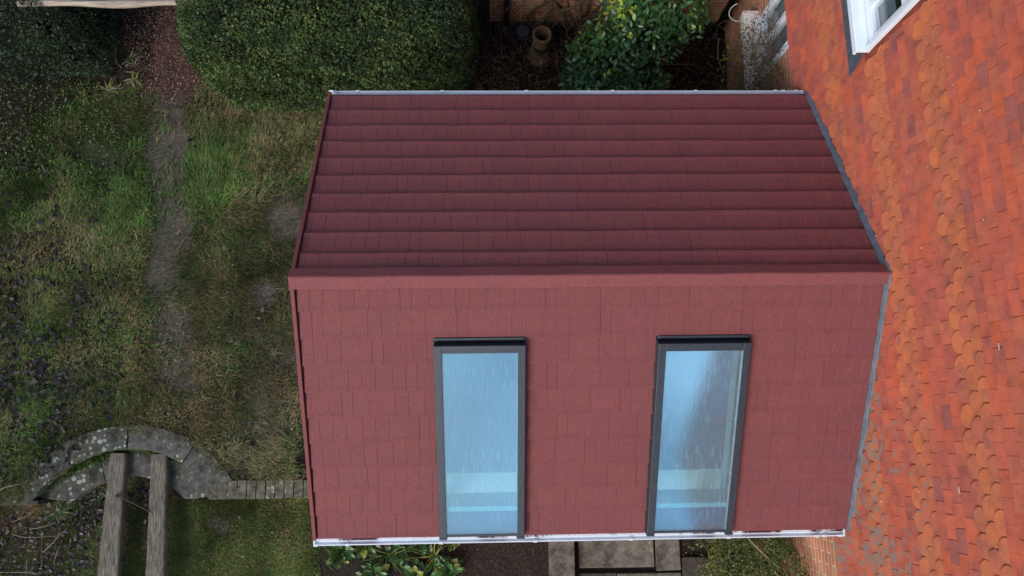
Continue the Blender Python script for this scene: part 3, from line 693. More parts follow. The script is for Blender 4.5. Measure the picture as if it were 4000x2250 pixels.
# ================================================================ STEPS, EDGING, PAVING
def arc_stone(name, r0, r1, a0, a1, zt, th, mat, label, group, jit=.006):
    n = 14; inner = []; outer = []
    for i in range(n+1):
        a = R(a0+(a1-a0)*i/n); j = rng.uniform(-jit, jit)*.4
        inner.append((CX+math.cos(a)*(r0+j*.3), CY+math.sin(a)*(r0+j*.3), zt-th)); outer.append((CX+math.cos(a)*(r1+j), CY+math.sin(a)*(r1+j), zt-th))
    # straight cut at the edging line
    poly = inner+outer[::-1]
    poly = [(x, max(y, GY), z) for x, y, z in poly]
    mb = MB(); m = n+1
    vs = [Vector(p) for p in inner+outer]; vs = [Vector((v.x, max(v.y, GY), v.z)) for v in vs]; vs += [v+Vector((0, 0, th)) for v in vs]
    fs = []
    for i in range(n):
        fs += [(i, i+1, m+i+1, m+i), (2*m+i, 3*m+i, 3*m+i+1, 2*m+i+1), (i, 2*m+i, 2*m+i+1, i+1), (m+i, m+i+1, 3*m+i+1, 3*m+i)]
    fs += [(0, m, 3*m, 2*m), (n, 2*m+n, 3*m+n, m+n)]
    mb.add(vs, fs); c = sum((Vector(p) for p in poly), Vector())/len(poly)
    return tag(mb.build(name, mat, loc=(c.x, c.y, zt-th), bevel=.006), label, 'step', group)
g1 = 'curved stones of the upper step'; g2 = 'curved stones of the lower step'
arc_stone('step_stone', 1.27, 1.545, 25.5, 58.5, .012, .16, M['stone2'], 'grey curved step stone of the top row next to the brick edging', g1)
arc_stone('step_stone', 1.27, 1.55, 58.9, 89.6, .016, .16, M['stone2'], 'pale-spotted grey curved stone at the crown of the top step, right of the joint', g1)
arc_stone('step_stone', 1.27, 1.54, 90.6, 120.5, .010, .16, M['stone'], 'dark curved stone with lichen discs at the crown of the top step', g1)
arc_stone('step_stone', 1.27, 1.53, 121, 154.5, .006, .16, M['stone'], 'heavily lichened curved stone at the far left end of the top step', g1)
arc_stone('step_stone', .94, 1.262, 34, 72, -.140, .15, M['stone2'], 'smooth blue-grey stone of the lower step on the edging side', g2)
arc_stone('step_stone', .94, 1.262, 72.6, 108, -.136, .15, M['stone2'], 'middle stone of the lower step between the two timber beams', g2)
arc_stone('step_stone', .93, 1.255, 108.6, 146, -.142, .15, M['stone'], 'mossy lower step stone left of the timber beams', g2)
# moss in the riser joint
n = 2600; a = R(1)*rng.uniform(60, 140, n); a = np.where(rng.uniform(0, 1, n) < .6, R(1)*rng.uniform(92, 128, n), a); r = 1.262-np.abs(rng.normal(0, .028, n))*(1+1.2*np.exp(-((a-R(112))/.25)**2))
Pm = np.stack([CX+np.cos(a)*r, CY+np.sin(a)*r, -.135+rng.uniform(0, .03, n)], -1)
V, F, C = leaves(Pm, rng.normal(size=(n, 3))+[0, 0, .5], rng.normal(size=(n, 3)), rng.uniform(.012, .028, n), .012, np.array([.07, .13, .02])*rng.uniform(.5, 1.4, (n, 1)))
tag(fastmesh('moss', V, F, None, C, M['leaf']), 'bright green moss along the joint between the two curved steps', 'moss', kind='stuff')
# brick edging
eg = MB(); nb = 17
for i in range(nb):
    x0 = -1.80+i*.1112; x1 = x0+.103; sk = .06 if i == 0 else 0; dz = rng.uniform(-.004, .004); ya, yb = GY+rng.uniform(-.004, .004), GY+.215+rng.uniform(-.006, .004)
    if i < 2: yb = GY+.10+.09*i
    eg.prism([(x0, ya, -.31), (x1, ya, -.31), (x1+rng.uniform(-.002, .002), yb, -.31), (x0, yb-sk*.5, -.31)], (0, 0, .325+dz))
tag(eg.build('brick_edging', M['oldbrick'], loc=(-1, GY, -.3), bevel=.008), 'row of lichen-spotted bricks edging the upper lawn', 'edging')
mo = MB(); mo.box((-1.82, GY+.006, -.31), (.08, GY+.20, .0)); mo_ = mo.build('mortar', M['slabdark'], loc=(-1, GY, -.3)); mo_.parent = bpy.data.objects['brick_edging']; mo_.location = (0, 0, 0)
rt = MB(); rt.box((-5.5, GY-.03, -.31), (CX-1.0, GY+.02, -.015)); rt.box((-7, GY-.028, -.31), (-5.5, GY+.02, -.02))
tag(rt.build('retaining_kerb', M['slabdark'], loc=(-4.5, GY, -.3), bevel=.01), 'low dark stone kerb left of the curved steps', 'kerb')
# timber beams
def beam(name, x0, x1, x2, x3, ya, yb, zt, zt2, th, mat, label, ledge=0):
    o = empty(name, ((x0+x1)/2, ya, zt-th), label, 'beam', 'weathered timber beams')
    mb = MB(); n = 26; rows = []
    for j in range(n+1):
        t = j/n; y = ya+(yb-ya)*t; a = x0+(x2-x0)*t+rng.uniform(-.003, .003); b = x1+(x3-x1)*t+rng.uniform(-.004, .004); z = zt+(zt2-zt)*t
        ctr = (a+b)/2; cr_ = .006
        rows.append([(a, y, z-th), (a, y, z-.012), (a+.012, y, z-.001), (ctr-.02+rng.uniform(-.01, .01), y, z+cr_*.5+rng.uniform(-.002, .002)), (ctr+.03, y, z+cr_*.5+rng.uniform(-.002, .001)), (b-.014, y, z-.001), (b, y, z-.014), (b, y, z-th)])
    m = 8; vs = [Vector(p) for r_ in rows for p in r_]; fs = [(j*m+i, (j+1)*m+i, (j+1)*m+(i+1) % m, j*m+(i+1) % m) for j in range(n) for i in range(m)]
    fs += [tuple(range(m)), tuple(range(n*m, n*m+m))[::-1]]
    mb.add(vs, fs); mb.build('beam_timber', mat, o)
    if ledge:
        mb = MB(); mb.prism([(x0-ledge*.35, ya-.02, zt-th), (x0-.003, ya-.02, zt-th), (x2-.003, yb, zt2-th), (x2-ledge, yb, zt2-th)], (0, 0, th-.035)); mb.build('side_rail', mat, o, bevel=.004)
    return o
b1 = beam('timber_beam', -3.015, -2.835, -3.015, -2.78, -1.345, -3.4, -.03, .0, .10, M['wood'], 'left weathered timber beam with a side rail and iron rod end', .05)
b2 = beam('timber_beam', -2.53, -2.345, -2.46, -2.235, -1.365, -3.4, -.03, .0, .10, M['wood'], 'right weathered timber beam split along its edge')
mb = MB(); mb.tube([(-2.875, -1.84, .0), (-2.80, -1.87, -.005), (-2.48, -2.03, -.02), (-2.43, -2.05, -.025)], .006, seg=8); mb.tube([(-2.882, -1.84, -.02), (-2.882, -1.84, .012)], .018, seg=10)
tag(mb.build('iron_rod', M['iron'], loc=(-2.7, -1.93, 0)), 'rusty iron rod tying the two timber beams', 'rod')
# fallen log rail between the hedges
mb = MB(); pts = []; rr = []
for t in np.linspace(0, 1, 30): pts.append((-3.75+1.95*t, 3.655+.012*math.sin(t*9)+.02*t, 1.46+.01*math.sin(t*5))); rr.append(.042+.006*math.sin(t*13)-.014*abs(t-.5))
mb.tube(pts, rr, seg=14); tag(mb.build('log_rail', M['log'], smooth=True, loc=(-2.9, 3.7, 1.42)), 'bleached log rail bridging the gap between the hedges', 'log')
# paving by the door (south side)
slabs = [('coping_stone', 2.235, 2.535, -3.3, -2.05, -.14, .2, 'slab', 'pale speckled coping stone beside the dark soil bed', 'coping'),
 ('paving_slab', 2.60, 3.525, -2.80, -1.95, -.26, .06, 'slab', 'large pale paving slab below the south gutter', 'paving slab'),
 ('paving_slab', 3.545, 3.84, -2.84, -1.95, -.255, .06, 'slab', 'narrow pale paving slab right of the large one', 'paving slab'),
 ('paving_slab', 2.60, 3.05, -3.5, -2.86, -.28, .06, 'slabdark', 'sunken dark slab left, in front of the large pale slab', 'paving slab'),
 ('paving_slab', 3.07, 3.84, -3.5, -2.87, -.265, .06, 'slab', 'grey slab in front of the narrow pale slab, cut by the picture edge', 'paving slab'),
 ('paving_slab', 3.865, 4.43, -3.4, -2.695, -.275, .06, 'slabdark', 'dark brown paving slab left of the joint by the shrub', 'paving slab'),
 ('paving_slab', 4.445, 5.0-.24, -3.4, -2.70, -.275, .06, 'slabdark', 'dark brown paving slab partly under the evergreen shrub', 'paving slab')]
for nm, x0, x1, y0, y1, zt, th, mt, lb, ct in slabs:
    mb = MB(); j = lambda: rng.uniform(-.006, .006)
    mb.prism([(x0+j(), y0+j(), zt-th), (x1+j(), y0+j(), zt-th), (x1+j(), y1, zt-th), (x0+j(), y1, zt-th)], (0, 0, th))
    tag(mb.build(nm, M[mt], loc=((x0+x1)/2, (y0+y1)/2, zt-th), bevel=.008), lb, ct, 'paving slabs by the south wall' if nm == 'paving_slab' else None)
# dark stone half under the gutter on the north side
mb = MB(); pts = [(1.0, 3.25), (1.05, 3.40), (1.17, 3.48), (1.33, 3.48), (1.46, 3.38), (1.56, 3.2), (1.3, 3.08), (1.1, 3.1)]
mb.prism([(x, y, -.05) for x, y in pts], (0, 0, .10)); tag(mb.build('flat_stone', M['slabdark'], loc=(1.28, 3.27, -.05), bevel=.02), 'dark rounded flat stone beside the hedge foot', 'stone')

# ================================================================ CHIMNEY POT and bits
o = empty('chimney_pot', (2.235, 3.79, 0), 'old terracotta chimney pot standing in the dark bed', 'pot')
prof = [(.155, -.02), (.155, .03), (.145, .06), (.128, .14), (.115, .30), (.106, .50), (.112, .54), (.125, .56), (.125, .60), (.112, .61), (.095, .61), (.092, .50), (.10, .2)]
seg = 32; vs = [Vector((2.235+r_*math.cos(2*PI*k/seg)+.02*z_, 3.81+r_*math.sin(2*PI*k/seg)+.03*z_, z_*.86)) for r_, z_ in prof for k in range(seg)]
mb = MB(); mb.add(vs, [(i*seg+k, i*seg+(k+1) % seg, (i+1)*seg+(k+1) % seg, (i+1)*seg+k) for i in range(len(prof)-1) for k in range(seg)])
mb.build('pot_body', M['terracotta'], o, smooth=True)
mb = MB(); mb.tube([(2.24, 3.77, .30), (2.24, 3.77, .32)], .10, seg=24); mb.build('soil_fill', M['core'], o)
mb = MB()
mb.tube([(2.02, 4.08, .01), (2.02, 4.08, .16)], [.07, .085], seg=20); tag(mb.build('bucket', M['greyplastic'], smooth=False, loc=(2.02, 4.08, 0)), 'blue-grey plastic bucket lying behind the chimney pot', 'bucket')
mb = MB(); mb.box((-1.39, 2.86, -.005), (-1.32, 2.885, .012)); tag(mb.build('plant_label', M['upvc'], loc=(-1.35, 2.87, 0), bevel=.002), 'small white plant marker lying in grass by hedge', 'marker')

# ================================================================ PLANTS
def box_surface(n, x0, x1, y0, y1, z0, z1, rad=.35, faces=('top', 'front', 'left', 'right')):
    """points and normals on a rounded lumpy box"""
    P = []; Nn = []
    area = {'top': (x1-x0)*(y1-y0), 'front': (x1-x0)*(z1-z0), 'back': (x1-x0)*(z1-z0), 'left': (y1-y0)*(z1-z0), 'right': (y1-y0)*(z1-z0)}
    tot = sum(area[f] for f in faces)
    for f in faces:
        m = int(n*area[f]/tot); u = rng.uniform(0, 1, m); v = rng.uniform(0, 1, m)
        if f == 'top': p = np.stack([x0+(x1-x0)*u, y0+(y1-y0)*v, z1+0*u], -1); nn = [0, 0, 1]
        elif f == 'front': p = np.stack([x0+(x1-x0)*u, y0+0*u, z0+(z1-z0)*v], -1); nn = [0, -1, 0]
        elif f == 'back': p = np.stack([x0+(x1-x0)*u, y1+0*u, z0+(z1-z0)*v], -1); nn = [0, 1, 0]
        elif f == 'left': p = np.stack([x0+0*u, y0+(y1-y0)*u, z0+(z1-z0)*v], -1); nn = [-1, 0, 0]
        else: p = np.stack([x1+0*u, y0+(y1-y0)*u, z0+(z1-z0)*v], -1); nn = [1, 0, 0]
        P.append(p); Nn.append(np.tile(np.array(nn, float), (m, 1)))
    P = np.concatenate(P); Nn = np.concatenate(Nn)
    lo = np.array([x0+rad, y0+rad, z0-9]); hi = np.array([x1-rad, y1-rad, z1-rad]); q = np.clip(P, lo, hi)
    d = P-q; ln = np.linalg.norm(d, axis=1, keepdims=True); u = d/np.maximum(ln, 1e-6)
    P = q+u*np.minimum(ln, rad); Nn = unit(np.where(ln > .01, u, Nn))
    return P, Nn
def hedge(name, box, n, cols, label, rad, lump=.07, faces=('top', 'front', 'left', 'right'), size=(.028, .050)):
    x0, x1, y0, y1, z0, z1 = box
    o = empty(name, ((x0+x1)/2, (y0+y1)/2, 0), label, 'hedge')
    mb = MB(); s = .13
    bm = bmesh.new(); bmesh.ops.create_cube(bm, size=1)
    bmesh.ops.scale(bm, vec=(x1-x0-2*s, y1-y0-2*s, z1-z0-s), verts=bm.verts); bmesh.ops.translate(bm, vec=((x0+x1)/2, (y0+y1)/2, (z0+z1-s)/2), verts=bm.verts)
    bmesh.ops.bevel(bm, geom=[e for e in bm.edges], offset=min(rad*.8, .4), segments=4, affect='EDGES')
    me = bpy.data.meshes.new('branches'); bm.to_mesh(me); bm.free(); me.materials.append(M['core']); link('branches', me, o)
    P, Nn = box_surface(n, *box, rad=rad, faces=faces)
    h = lump*fb(P, 3.2, 0)+.045*fb(P, 11, 1); P = P+Nn*(h-rng.exponential(.028, len(P)))[:, None]
    # sprigs: several needles share a direction
    D = unit(Nn*.55+rng.normal(0, .65, P.shape)+np.array([0, 0, .25])); F2 = unit(Nn+rng.normal(0, .55, P.shape))
    t = np.clip(.42+.75*fb(P, 5, 2)+.45*fb(P, 17, 3)+rng.normal(0, .22, len(P)), 0, 1)[:, None]
    c = np.array(cols[0])*(1-t)+np.array(cols[1])*t
    yel = (rng.uniform(0, 1, len(P)) < .05)[:, None]; c = np.where(yel, np.array(cols[2]), c)*rng.uniform(.6, 1.35, (len(P), 1))
    L = rng.uniform(*size, len(P)); V, F, C = leaves(P, D, F2, L, L*.30, c, .1)
    # side needles of each sprig
    S = unit(np.cross(D, F2)); P2 = P+D*L[:, None]*.4
    V2, F2_, C2 = leaves(P2, unit(D+S*.9), F2, L*.6, L*.22, c*1.08, .1); V3, F3_, C3 = leaves(P2, unit(D-S*.9), F2, L*.6, L*.22, c*.95, .1)
    V = np.concatenate([V, V2, V3]); k = len(C); F = np.concatenate([F, F2_+k, F3_+k+len(C2)]); C = np.concatenate([C, C2, C3])
    fastmesh('foliage', V, F, None, C, M['leaf'], o); return o
hedge('yew_hedge', (-1.86, 1.34, 2.92, 5.6, 0, 1.95), 92000, ((.022, .048, .018), (.105, .165, .045), (.20, .21, .05)), 'large clipped bright green yew hedge behind the extension', .42)
hedge('yew_hedge', (-6.2, -3.32, 3.40, 6.2, 0, 1.55), 42000, ((.018, .036, .022), (.045, .080, .038), (.10, .10, .04)), 'dark clipped hedge at the top left by the bark path', .30, size=(.03, .05))

def cloud(name, parent, pts_fn, n, L, wr, cols, mat, six=True, curl=.2, down=.3):
    P, Nn = pts_fn(n); n = len(P)
    D = unit(Nn*.4+rng.normal(0, .6, P.shape)+np.array([0, 0, -down])); Fn = unit(Nn*.8+np.array([0, 0, .8])+rng.normal(0, .4, P.shape))
    t = np.clip(.5+.55*fb(P, 3.5, 2)+rng.normal(0, .2, n), 0, 1)[:, None]; c = (np.array(cols[0])*(1-t)+np.array(cols[1])*t)*rng.uniform(.65, 1.3, (n, 1))
    if len(cols) > 2:
        y = rng.uniform(0, 1, n) < cols[3](P) if len(cols) > 3 else rng.uniform(0, 1, n) < .05
        c = np.where(y[:, None], np.array(cols[2])*rng.uniform(.7, 1.2, (n, 1)), c)
    Ln = rng.uniform(*L, n); f = leaves6 if six else leaves
    V, F, C = f(P, D, Fn, Ln, Ln*wr, np.clip(c, .003, .7), curl)
    return fastmesh(name, V, F, None, C, mat, parent)
def blob_pts(blobs):
    def fn(n):
        w = np.array([b[3]*b[4] for b in blobs]); k = rng.choice(len(blobs), n, p=w/w.sum()); B = np.array([b[:6] for b in blobs])[k]
        d = unit(rng.normal(size=(n, 3))); d[:, 2] = np.abs(d[:, 2])*.95-.1
        r = rng.uniform(.55, 1.0, n)**.6; P = B[:, :3]+d*B[:, 3:6]*r[:, None]
        return P, d
    return fn
def twigs(mb, starts, dirs, n, length, r, col, wander=.5, steps=7, grav=0.0, seg=4):
    for i in range(n):
        p = Vector(starts(i)); d = Vector(dirs(i)).normalized(); L = rng.uniform(*length); pts = [p.copy()]; rad = [r*rng.uniform(.7, 1.2)]
        for j in range(steps):
            d = (d+Vector(rng.normal(0, wander, 3))*.4+Vector((0, 0, -grav))).normalized(); p = p+d*L/steps; pts.append(p.copy()); rad.append(rad[0]*(1-.75*(j+1)/steps))
        c = np.array(col)*rng.uniform(.6, 1.4); mb.tube(pts, rad, tuple(c), seg=seg, cap=False)
# laurel-like evergreen
lau = empty('evergreen_shrub', (3.3, 3.4, 0), 'glossy broad-leaved evergreen shrub with yellow-green patch by the brick wing', 'shrub')
bl = [(3.02, 3.30, .75, .52, .52, .75), (3.45, 3.55, 1.05, .52, .42, .75), (2.82, 3.12, .55, .36, .40, .55), (3.82, 3.72, 1.15, .40, .34, .60), (3.35, 3.05, .55, .50, .36, .55), (3.25, 3.75, 1.35, .35, .28, .55)]
cloud('foliage', lau, blob_pts(bl), 5200, (.055, .10), .46, ((.016, .058, .022), (.050, .145, .038), (.26, .34, .04), lambda P: .03+.75*np.exp(-(((P[:, 0]-3.08)/.16)**2+((P[:, 1]-3.72)/.22)**2))), M['gloss'])
mb = MB(); twigs(mb, lambda i: (3.3+rng.normal(0, .1), 3.35+rng.normal(0, .1), 0), lambda i: (rng.normal(0, .5), rng.normal(0, .35), 1), 22, (.8, 1.5), .016, (.07, .05, .03), .5); mb.build('stems', M['twig'], lau)
# bare climber over the ground floor window
cl = empty('bare_climber', (4.6, 2.9, 0), 'bare tangled climber with a few yellow leaves over the ground floor window', 'climber')
mb = MB()
twigs(mb, lambda i: (4.70+rng.uniform(-.08, .06), rng.uniform(2.25, 3.1), rng.uniform(.6, 1.9)), lambda i: (-.35+rng.normal(0, .3), rng.normal(0, .8), rng.normal(.15, .7)), 400, (.25, .7), .0042, (.13, .10, .06), .9, grav=.05)
twigs(mb, lambda i: (4.66+rng.uniform(-.08, .04), rng.uniform(2.6, 3.5), rng.uniform(1.1, 1.9)), lambda i: (-.2, rng.normal(.4, .8), rng.normal(.1, .7)), 110, (.2, .6), .0035, (.10, .07, .05), .9)
twigs(mb, lambda i: (4.72, rng.uniform(2.3, 2.9), 0), lambda i: (-.1, rng.normal(0, .25), 1), 16, (1.6, 2.3), .013, (.10, .075, .05), .35, 12)
mb.build('stems', M['twig'], cl)
def fn(n): P = np.stack([rng.uniform(4.40, 4.70, n), rng.uniform(2.25, 3.4, n), rng.uniform(.5, 1.9, n)], -1); return P, np.tile([-1., 0, .3], (n, 1))+rng.normal(0, .3, (n, 3))
cloud('foliage', cl, fn, 750, (.02, .042), .6, ((.05, .06, .02), (.03, .08, .03), (.30, .24, .03), lambda P: .10+.4*(P[:, 0] < 4.5)), M['leaf'])
# climber on the brick wing
cw = empty('bare_climber', (2.6, 4.2, 0), 'leafless brown climber spreading across the old brick wing', 'climber'); mb = MB()
twigs(mb, lambda i: (rng.uniform(1.7, 3.0), 4.22+rng.uniform(-.06, .05), rng.uniform(0, 1.0)), lambda i: (rng.normal(0, 1), -.12, rng.normal(.5, .8)), 150, (.25, .8), .0045, (.085, .055, .038), .9, 8)
for x in (2.12, 2.62, 2.76): twigs(mb, lambda i: (x, 4.15, 0), lambda i: (rng.normal(0, .25), .06, 1), 3, (1.4, 2.2), .024, (.05, .035, .025), .55, 12, seg=7)
mb.build('stems', M['twig'], cw)
# low tangle and ivy in the dark bed
tb = MB(); twigs(tb, lambda i: (rng.uniform(1.35, 4.5), rng.uniform(2.2, 4.15), rng.uniform(0, .15)), lambda i: (rng.normal(0, 1), rng.normal(0, 1), rng.uniform(.1, .9)), 520, (.25, .9), .0036, (.12, .07, .055), .8)
tag(tb.build('bramble_tangle', M['twig']), 'tangle of thin brown runners over the shaded bed', 'undergrowth', kind='stuff')
def litter(name, n, fn, cols, L, label, z=.01, mat='litter', cat='leaves'):
    x, y = fn(n); n = len(x); P = np.stack([x, y, gz(x, y)-.01+rng.uniform(0, .03, n)+z], -1)
    D = rng.normal(size=(n, 3))*[1, 1, .25]; Fn = np.array([0, 0, 1.])+rng.normal(0, .45, (n, 3))
    ci = rng.integers(0, len(cols), n); c = np.array(cols)[ci]*rng.uniform(.6, 1.4, (n, 1)); Ln = rng.uniform(*L, n)
    V, F, C = leaves6(P, D, Fn, Ln, Ln*rng.uniform(.4, .65, n), c, rng.uniform(-.1, .35)); return tag(fastmesh(name, V, F, None, C, M[mat]), label, cat, kind='stuff')
litter('fallen_leaves', 2600, lambda n: (rng.uniform(1.2, 4.6, n), rng.uniform(2.15, 4.25, n)), [(.055, .03, .02), (.03, .02, .018), (.09, .045, .025), (.02, .035, .012), (.10, .09, .07)], (.03, .065), 'brown fallen leaves and ivy in the shaded bed')
def cl_fn(n):
    cs = [(-4.3, .1, .35, .5, 3), (-3.95, -.3, .35, .35, 2), (-4.2, -1.0, .4, .35, 3), (-3.7, -.9, .25, .3, 1.2), (-3.5, .55, .3, .25, .6), (-4.0, 1.1, .5, .4, .7), (-3.2, -.1, .3, .4, .25), (-3.9, 2.3, .6, .4, .7), (-3.0, -.35, .2, .3, .3)]
    k = rng.choice(len(cs), n, p=np.array([c[4] for c in cs])/sum(c[4] for c in cs)); B = np.array(cs)[k]
    # leaves gather in small heaps
    hx = rng.normal(size=(60, 2)); h = rng.integers(0, 60, n)
    return B[:, 0]+hx[h, 0]*B[:, 2]*.9+rng.normal(0, .045, n), B[:, 1]+hx[h, 1]*B[:, 3]*.9+rng.normal(0, .045, n)
litter('fallen_leaves', 1150, cl_fn, [(.014, .011, .015), (.022, .018, .022), (.009, .007, .009), (.055, .045, .05), (.028, .02, .018)], (.05, .10), 'blackened purple fallen leaves heaped on the left of the lawn', .025)
def lo_fn(n):
    x = rng.uniform(-4.9, -3.1, n)+rng.exponential(.25, n)*.6; y = rng.uniform(-3.0, GY-.02, n)
    x2 = rng.normal(-3.17, .12, n//7); y2 = rng.normal(-1.95, .13, n//7); x3 = rng.normal(-2.62, .1, n//10); y3 = rng.normal(-1.82, .12, n//10)
    return np.concatenate([x, x2, x3]), np.concatenate([y, y2, y3])
litter('fallen_leaves', 1250, lo_fn, [(.045, .035, .040), (.024, .018, .022), (.11, .10, .10), (.05, .034, .032), (.010, .008, .010)], (.035, .075), 'grey-purple fallen leaves carpeting the lower left corner', .012)
litter('scattered_leaves', 260, lambda n: (rng.uniform(-4, -.3, n), rng.uniform(-3, 3, n)), [(.05, .04, .05), (.16, .12, .06), (.03, .025, .03), (.2, .1, .04)], (.02, .05), 'odd single leaves scattered over the lawn', .03)
# bark chips
def bk(n):
    y = rng.uniform(3.0, 4.8, n); x = pathx(y)+rng.uniform(-.5, .6, n); k = rng.uniform(0, 1, n) < bark(x, y)+.12*(y < 3.3); return x[k], y[k]
litter('bark_chips', 9000, bk, [(.15, .08, .06), (.08, .045, .035), (.04, .025, .02), (.24, .17, .14), (.10, .045, .03)], (.012, .028), 'red-brown bark chips spread on the path between the hedges', .005)
litter('soil_crumbs', 7000, lambda n: (rng.uniform(-.6, 2.25, n), rng.uniform(-3.0, -2.0, n)), [(.035, .028, .022), (.02, .016, .013), (.07, .055, .045)], (.008, .02), 'dark crumbly soil of the bed below the south gutter', .0, cat='soil')
# strap-leaved clumps
def strap(mb, base, n, L, w, cols, spread=1.0, zup=.6, flow=None):
    base0 = base
    for i in range(n):
        a = rng.uniform(0, 2*PI) if flow is None else rng.normal(flow, .75)
        if flow is not None: base = (base0[0]+rng.normal(0, .07), base0[1]+rng.normal(0, .06), base0[2])
        d = Vector((math.cos(a)*spread, math.sin(a)*spread, zup*rng.uniform(.5, 1.6))).normalized(); p = Vector(base)+Vector((rng.normal(0, .015), rng.normal(0, .015), 0)); Ln = rng.uniform(*L); s = Vector((-math.sin(a), math.cos(a), 0)); wd = w*rng.uniform(.6, 1.3)
        c = np.array(cols[rng.integers(len(cols))])*rng.uniform(.7, 1.3); vs = []; m = 6
        for j in range(m+1):
            t = j/m; k = wd*(1-t**2.2)*.5+.0004; vs += [p-s*k, p+s*k]; d = (d+Vector((0, 0, -.32))).normalized(); p = p+d*Ln/m; p.z = max(p.z, base[2]+.012)
        mb.add(vs, [(2*j, 2*j+1, 2*j+3, 2*j+2) for j in range(m)], tuple(c))
YG = [(.17, .22, .03), (.10, .17, .03), (.26, .25, .04)]; DG = [(.04, .10, .03), (.06, .13, .03)]; ST = [(.28, .22, .15), (.18, .13, .10), (.33, .29, .22)]
sg = 'strap-leaved clumps'
for nm, loc, n, L, w, cols, lb in [
    ('strap_leaf_plant', (-3.42, 3.30, .0), 26, (.12, .26), .022, YG[:1]+ST*2, 'withered strap-leaved clump with yellow blades at the dark hedge corner'),
    ('strap_leaf_plant', (-3.22, 3.70, .0), 18, (.12, .24), .014, DG+ST, 'thin green and straw clump beside the bark path'),
    ('strap_leaf_plant', (-3.72, 3.22, .0), 14, (.12, .22), .022, YG+ST, 'small yellow strap leaves below the dark hedge'),
    ('strap_leaf_plant', (-3.1, 3.45, .0), 9, (.14, .24), .024, YG+ST[:1], 'bright yellow pointed leaves nearest the worn grass path'),
    ('strap_leaf_plant', (-.20, 1.95, .0), 46, (.20, .42), .012, DG+ST+ST, 'dark wispy clump poking from under the upper verge'),
    ('strap_leaf_plant', (-.22, 1.45, .0), 30, (.25, .48), .016, DG+YG, 'long green blades beside the verge below the wispy clump'),
    ('strap_leaf_plant', (-.26, .98, .0), 26, (.22, .45), .018, YG+DG, 'pale green blades sticking out from the verge near the ridge'),
    ('grass_tuft', (-3.70, -2.03, -.30), 210, (.12, .26), .007, DG+DG+[(.07, .14, .04)]+ST[:1]+[(.36, .30, .16)], 'dense round green grass tuft below the left end of the steps'),
    ('grass_tuft', (-3.28, -2.48, -.30), 40, (.08, .16), .006, DG, 'small thin grass tuft left of the timber beams'),
    ('grass_tuft', (-.98, -1.30, .0), 200, (.15, .30), .006, [(.24, .19, .09), (.17, .13, .07), (.26, .21, .09), (.13, .16, .05), (.08, .13, .03)], 'straw-coloured long grass tuft by the dark soil near the gable'),
    ('grass_tuft', (-1.15, -1.52, .0), 170, (.14, .28), .006, [(.24, .19, .09), (.17, .13, .07), (.26, .21, .09), (.13, .16, .05), (.08, .13, .03)], 'straw-coloured grass tuft flopping over the brick edging'),
    ('grass_tuft', (-1.38, -1.42, .0), 130, (.12, .24), .006, ST+[(.12, .16, .04)], 'pale tuft at the end of the curved step')]:
    mb = MB(); strap(mb, loc, n, L, w, cols, 1.0, .75, -2.2+loc[0] if 'straw' in lb or 'pale tuft' in lb else None); tag(mb.build(nm, M['leaf'], loc=loc), lb, 'plant' if nm[0] == 's' else 'grass tuft', sg if nm[0] == 's' else 'grass tufts')
# long flopped straw grass heaps in the lawn
hz = MB()
for i in range(60):
    x = rng.uniform(-1.9, -.25); y = rng.uniform(-1.6, 1.2); strap(hz, (x, y, -.01), 14, (.06, .16), .005, ST+[(.25, .2, .08), (.13, .15, .04)], 1.0, .5)
tag(hz.build('straw_grass', M['leaf']), 'wisps of bleached long grass across the right half of the lawn', 'grass', kind='stuff')
# broad leaved plants under the south gutter
def lobed(mb, base, a, elev, L, w, col, lob=5):
    d = Vector((math.cos(a)*math.cos(elev), math.sin(a)*math.cos(elev), math.sin(elev))); s = Vector((-math.sin(a), math.cos(a), 0)); up = s.cross(d)*-1
    up = d.cross(s) if d.cross(s).z > 0 else s.cross(d)
    p0 = Vector(base); stem = L*.7; tipd = d
    mb.tube([p0, p0+d*stem*.5+Vector((0, 0, .02)), p0+d*stem], .0035, tuple(np.array(col)*1.5), seg=4, cap=False)
    p = p0+d*stem; n = 10; mid = []; lft = []; rgt = []
    for j in range(n+1):
        t = j/n; prof = math.sin(PI*min(1, t*.92+.06))**.7*(1+.22*math.sin(t*lob*2*PI)); k = w*.5*prof*(1-.15*t); z = Vector((0, 0, -.35*t*t*L))
        q = p+d*L*t+z; mid.append(q-up*.008); rr_ = rng.uniform(-.006, .006); lft.append(q-s*k+up*(k*.25+rr_)); rgt.append(q+s*k+up*(k*.25-rr_))
    vs = mid+lft+rgt; m = n+1; fs = []
    for j in range(n): fs += [(j, j+1, m+j+1, m+j), (j+1, j, 2*m+j, 2*m+j+1)]
    b = len(mb.v); mb.add(vs, fs, col)
    for j in range(m): mb.c[b+j] = tuple(np.array(col)*1.5)
spots = [(-.42, -2.22, 'broad-leaved plant poking out past the gutter end', 1.0), (-.28, -2.55, 'crinkled pale green broad-leaved plant nearest the lawn', 1.1), (.02, -2.45, 'yellowing broad-leaved plant below the gutter', .95), (.12, -2.82, 'broad-leaved plant low at the picture edge, second from the lawn', 1.0), (.42, -2.55, 'dark broad-leaved plant among long yellow blades', .9), (.62, -2.85, 'bright lobed plant at the picture edge in mid bed', 1.05), (.72, -2.42, 'glossy broad-leaved plant right of mid bed', .95), (1.02, -2.78, 'last lobed plant before the bare soil', 1.0), (1.05, -2.42, 'small broad-leaved plant under the gutter before the bare soil', .8), (1.62, -2.38, 'single small leafy plant in the bare soil', .45)]
